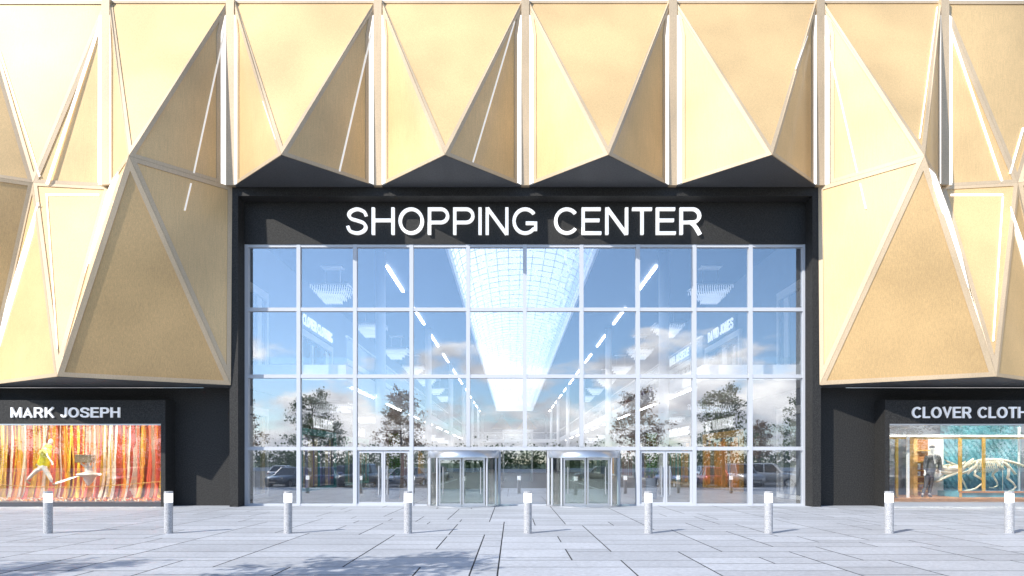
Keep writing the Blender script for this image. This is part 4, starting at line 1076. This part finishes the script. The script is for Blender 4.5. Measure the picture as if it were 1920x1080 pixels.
# ================================================================== car park behind the camera, seen mirrored in the glass
M['tyre'] = simple('tyre', (.02,.02,.02), .85); M['rim'] = simple('alloy_rim', (.55,.56,.58), .35, metal=.7)
M['car_glass'] = simple('car_glass', (.02,.025,.03), .06, spec=.8); M['head_lamp'] = simple('head_lamp', (.8,.82,.85), .15); M['tail_lamp'] = simple('tail_lamp', (.5,.02,.02), .25)
M['plate'] = simple('number_plate', (.7,.7,.65), .5)
def paint(n, c): 
    M[n] = simple(n, c, .28, metal=.25, coat=.8); return M[n]
for n_, c_ in (('paint_black',(.02,.02,.024)),('paint_blue',(.03,.06,.22)),('paint_slate',(.10,.14,.20)),('paint_silver',(.50,.51,.53)),('paint_white',(.78,.79,.80)),('paint_red',(.42,.02,.03)),('paint_grey',(.22,.23,.25))): paint(n_, c_)
def car(lab, pm, x, y, rot, suv=False):
    t = thing('parked_car', lab, 'car', (0,0,0), 'cars in the car park')
    H = 1.68 if suv else 1.42; bh = .98 if suv else .84; L2_ = 2.2; g = .24 if suv else .18
    # body stations from the nose (y = +L) to the tail: (y, z low, z shoulder, half width)
    stn = [(2.2,.38,.62,.62),(2.08,.26,bh*.80,.80),(1.5,g,bh*.93,.88),(.75,g,bh,.90),(-.9,g,bh+.03,.91),(-1.75,g,bh+.02,.88),(-2.12,.30,bh-.03,.82),(-2.22,.42,bh-.22,.72)]
    vs=[]; fs=[]
    for (yy,zl,zh,hw_) in stn:
        zm = zl+(zh-zl)*.55
        vs += [(-hw_*.9,yy,zl),(-hw_,yy,zm),(-hw_*.97,yy,zh-.06),(-hw_*.86,yy,zh),(hw_*.86,yy,zh),(hw_*.97,yy,zh-.06),(hw_,yy,zm),(hw_*.9,yy,zl)]
    for i in range(len(stn)-1):
        for k in range(8): fs.append((i*8+k,i*8+(k+1)%8,(i+1)*8+(k+1)%8,(i+1)*8+k))
    fs += [tuple(range(8)), tuple(range(len(vs)-8,len(vs)))[::-1]]
    MB().add(vs,fs).build('body', M[pm], t, True)
    # glasshouse: dark glass with painted roof and pillars
    yb0, yt0, yt1, yb1 = (.85,.25,-1.65,-2.05) if suv else (.85,.15,-1.05,-1.75)
    B = [(-.80,yb0,bh-.02),(.80,yb0,bh-.02),(.80,yb1,bh-.02),(-.80,yb1,bh-.02)]; T_ = [(-.62,yt0,H-.05),(.62,yt0,H-.05),(.62,yt1,H-.05),(-.62,yt1,H-.05)]
    MB().add(B+T_, [(0,1,5,4),(1,2,6,5),(2,3,7,6),(3,0,4,7)]).build('windows', M['car_glass'], t)
    rf = MB().add([(-.64,yt0+.04,H-.06),(.64,yt0+.04,H-.06),(.64,yt1-.04,H-.06),(-.64,yt1-.04,H-.06),(-.52,yt0-.1,H),(.52,yt0-.1,H),(.52,yt1+.1,H),(-.52,yt1+.1,H)], [(0,1,5,4),(1,2,6,5),(2,3,7,6),(3,0,4,7),(4,5,6,7),(3,2,1,0)])
    for sx in (-1,1):
        rf.tube([(sx*.80,yb0,bh-.02),(sx*.625,yt0,H-.05)],.035,6).tube([(sx*.80,yb1,bh-.02),(sx*.625,yt1,H-.05)],.05,6)
        rf.tube([(sx*.81,-.35,bh-.02),(sx*.63,-.4,H-.05)],.035,6)
    rf.build('roof', M[pm], t)
    for sx in (-1,1):
        for yy in (1.38,-1.38):
            wv = MB(); pr = [(.33,-.11),(.345,-.06),(.345,.06),(.33,.11),(.22,.11),(.22,-.11),(.33,-.11)]
            n_=20
            vv=[(sx*.80+z_, yy+r_*math.cos(2*PI*k/n_), .225+r_*math.sin(2*PI*k/n_)) for r_,z_ in pr for k in range(n_)]
            wv.add(vv,[(i*n_+k,i*n_+(k+1)%n_,(i+1)*n_+(k+1)%n_,(i+1)*n_+k) for i in range(len(pr)-1) for k in range(n_)])
            w_ = wv.build('wheel', M['tyre'], t, True)
            rm_ = MB(); xo = sx*.87
            rm_.add([(xo,yy+.215*math.cos(2*PI*k/20),.225+.215*math.sin(2*PI*k/20)) for k in range(20)]+[(xo-sx*.05,yy,.225)], [(k,(k+1)%20,20) for k in range(20)])
            rm_.build('rim', M['rim'], w_)
        MB().box((sx*.50,2.12,.56),(sx*.74,2.06,.70)).build('headlight', M['head_lamp'], t)
        MB().box((sx*.56,-2.20,bh-.26),(sx*.78,-2.10,bh-.10)).build('tail_light', M['tail_lamp'], t)
        MB().box((sx*.92,.62,bh+.0),(sx*1.06,.52,bh+.12)).build('wing_mirror', M[pm], t)
    MB().box((-.42,2.24,.42),(.42,2.17,.54)).build('grille', M['steel_dark'], t)
    MB().box((-.26,2.262,.30),(.26,2.245,.40)).build('number_plate', M['plate'], t)
    t.location = (x,y,-.12); t.rotation_euler = (0,0,R(rot))
    for ch in t.children: pass
    return t
car('dark slate hatchback mirrored at the left end of the entrance glass', 'paint_slate', -16.4, -22.4, 14)
car('deep blue car mirrored beside the slate hatchback', 'paint_blue', -14.0, -23.4, 172)
car('black off-roader mirrored behind the teal framed shop', 'paint_black', -11.3, -22.6, 8, True)
car('silver saloon mirrored in the left swing doors', 'paint_silver', -8.3, -24.6, 24)
car('grey car in the second row, mirrored left of the revolving door', 'paint_grey', -7.2, -38, 4)
car('blue car in the second row mirrored behind the off-roader', 'paint_blue', -16.6, -38.4, 0)
car('white car in the second row, mirrored far left', 'paint_white', -22.5, -38, 180)
car('dark blue saloon mirrored left of the red car', 'paint_blue', 12.3, -22.8, -10)
car('dark red hatchback mirrored in the amber shop', 'paint_red', 14.8, -22.4, 186)
car('silver off-roader mirrored beside the red hatchback', 'paint_silver', 17.2, -23, -8, True)
car('white estate car mirrored near the right end of the glass', 'paint_white', 19.9, -24.2, -60, True)
car('black car mirrored in the skeleton shop window', 'paint_black', 29.5, -23.5, -20)
car('grey car in the second row mirrored beside the right revolving door', 'paint_grey', 8.2, -38.5, 90)
car('white car in the second row, mirrored behind the red hatchback', 'paint_white', 19.0, -38.4, 180)
car('red car mirrored in the ribbon shop window', 'paint_red', -27.5, -23.2, 8)
M['leaf_green'] = simple('leaf_green', (.10,.165,.03), .55, noise=.35, scale=1.2)
M['leaf_rust'] = simple('leaf_rust', (.30,.145,.03), .55, noise=.35, scale=1.2)
def tree_mesh(seed, h, spread):
    rg = random.Random(seed); tr = MB(); lv = MB()
    top = Vector((rg.uniform(-.15,.15), rg.uniform(-.15,.15), h*.93))
    tr.tube([(0,0,-.12),(.03,.0,h*.25),(top.x*.5,top.y*.5,h*.55),tuple(top)], [.13,.11,.06,.012], 8)
    tips = [top]
    nb = 24
    for k in range(nb):
        f = .33 + .60*k/nb; z = h*f; a = k*2.4 + rg.uniform(-.4,.4)
        L = (spread*(1-f)**.62 + .3)*rg.uniform(.75,1.2)
        b = Vector((top.x*f, top.y*f, z)); d = Vector((math.cos(a), math.sin(a), rg.uniform(.25,.6)))
        m1 = b + d*L*.5 + Vector((0,0,-.03)); e = b + d*L
        tr.tube([tuple(b),tuple(m1),tuple(e)], [.03,.02,.006], 5)
        for q in range(4):
            s_ = b.lerp(e, rg.uniform(.35,.95)); o_ = s_ + Vector((rg.gauss(0,.25),rg.gauss(0,.25),rg.gauss(.08,.2)))
            tr.tube([tuple(s_),tuple(o_)], [.010,.004], 4); tips.append(o_)
        tips.append(e)
    for p in tips:
        cnt = rg.randint(24, 42); sp = rg.uniform(.13,.24)
        leaves(lv, lambda p=p: (p.x+rg.gauss(0,sp), p.y+rg.gauss(0,sp), p.z+rg.gauss(0,sp*.8)), cnt, .125, rg)
    return tr, lv
tm = []
for sd_, h, sp_ in ((1,6.8,1.45),(2,6.6,2.0)):
    tr, lv = tree_mesh(sd_, h, sp_)
    t0 = thing('young_tree', 'x', 'tree', (0,0,0), 'young trees along the plaza edge')
    tr.build('trunk', M['bark'], t0); lv.build('crown', M['leaf_green'], t0); tm.append(t0)
spots = [(-7.6,-19.4,0,1,1.0,'rust-leaved young tree mirrored beside the left swing doors'),(-14.0,-20.2,1,0,1.0,'green young tree mirrored in the second glazing bay from the left'),
 (-18.6,-18.6,0,0,.95,'green young tree mirrored at the left edge of the glass'),(-24.0,-18.7,1,0,1,'green young tree mirrored in the right half of the ribbon window'),(-29.5,-18.6,0,0,1,'green young tree mirrored in the left half of the ribbon window'),
 (8.6,-18.6,1,1,1.0,'rust-leaved young tree mirrored beside the right swing doors'),(14.4,-18.7,1,0,1.02,'green young tree mirrored in the second glazing bay from the right'),(20.0,-18.6,1,0,.97,'green young tree mirrored at the right edge of the glass'),
 (25.8,-18.7,0,0,1,'green young tree mirrored in the left half of the skeleton window'),(31.0,-18.6,1,0,1,'green young tree mirrored in the right half of the skeleton window'),
 (-16.3,-33,1,0,.8,'smaller green tree between the parked rows, mirrored on the left'),(22.5,-33,0,0,.8,'smaller green tree between the parked rows, mirrored on the right')]
used = set()
for i, (x, y, var, rust, sc, lab) in enumerate(spots):
    if var not in used: t = tm[var]; used.add(var)
    else: t = copy_tree(tm[var])
    t['label'] = lab; t.location = (x, y, -.0); t.rotation_euler = (0,0,i*1.37); t.scale = (sc,)*3
    if rust:
        for chd in t.children:
            if chd.name.startswith('crown'):
                chd.data = chd.data.copy(); chd.data.materials.clear(); chd.data.materials.append(M['leaf_rust'])
# far belt of trees beyond the car park
rg = random.Random(31); fb = MB()
for k in range(150):
    x = -150 + 2.0*k + rg.uniform(-1,1)
    if -26 < x < 24 and rg.random() < .2: continue
    h = rg.uniform(3.0, 6.2); w_ = rg.uniform(1.6,3.2); yy = -118 + rg.uniform(-6,6)
    leaves(fb, lambda: (x + rg.gauss(0,w_*.5), yy + rg.gauss(0,1), max(.1, abs(rg.gauss(h*.5,h*.27)))), 230, .5, rg)
struct(fb.build('distant_trees', M['leaf_green']), 'stuff')
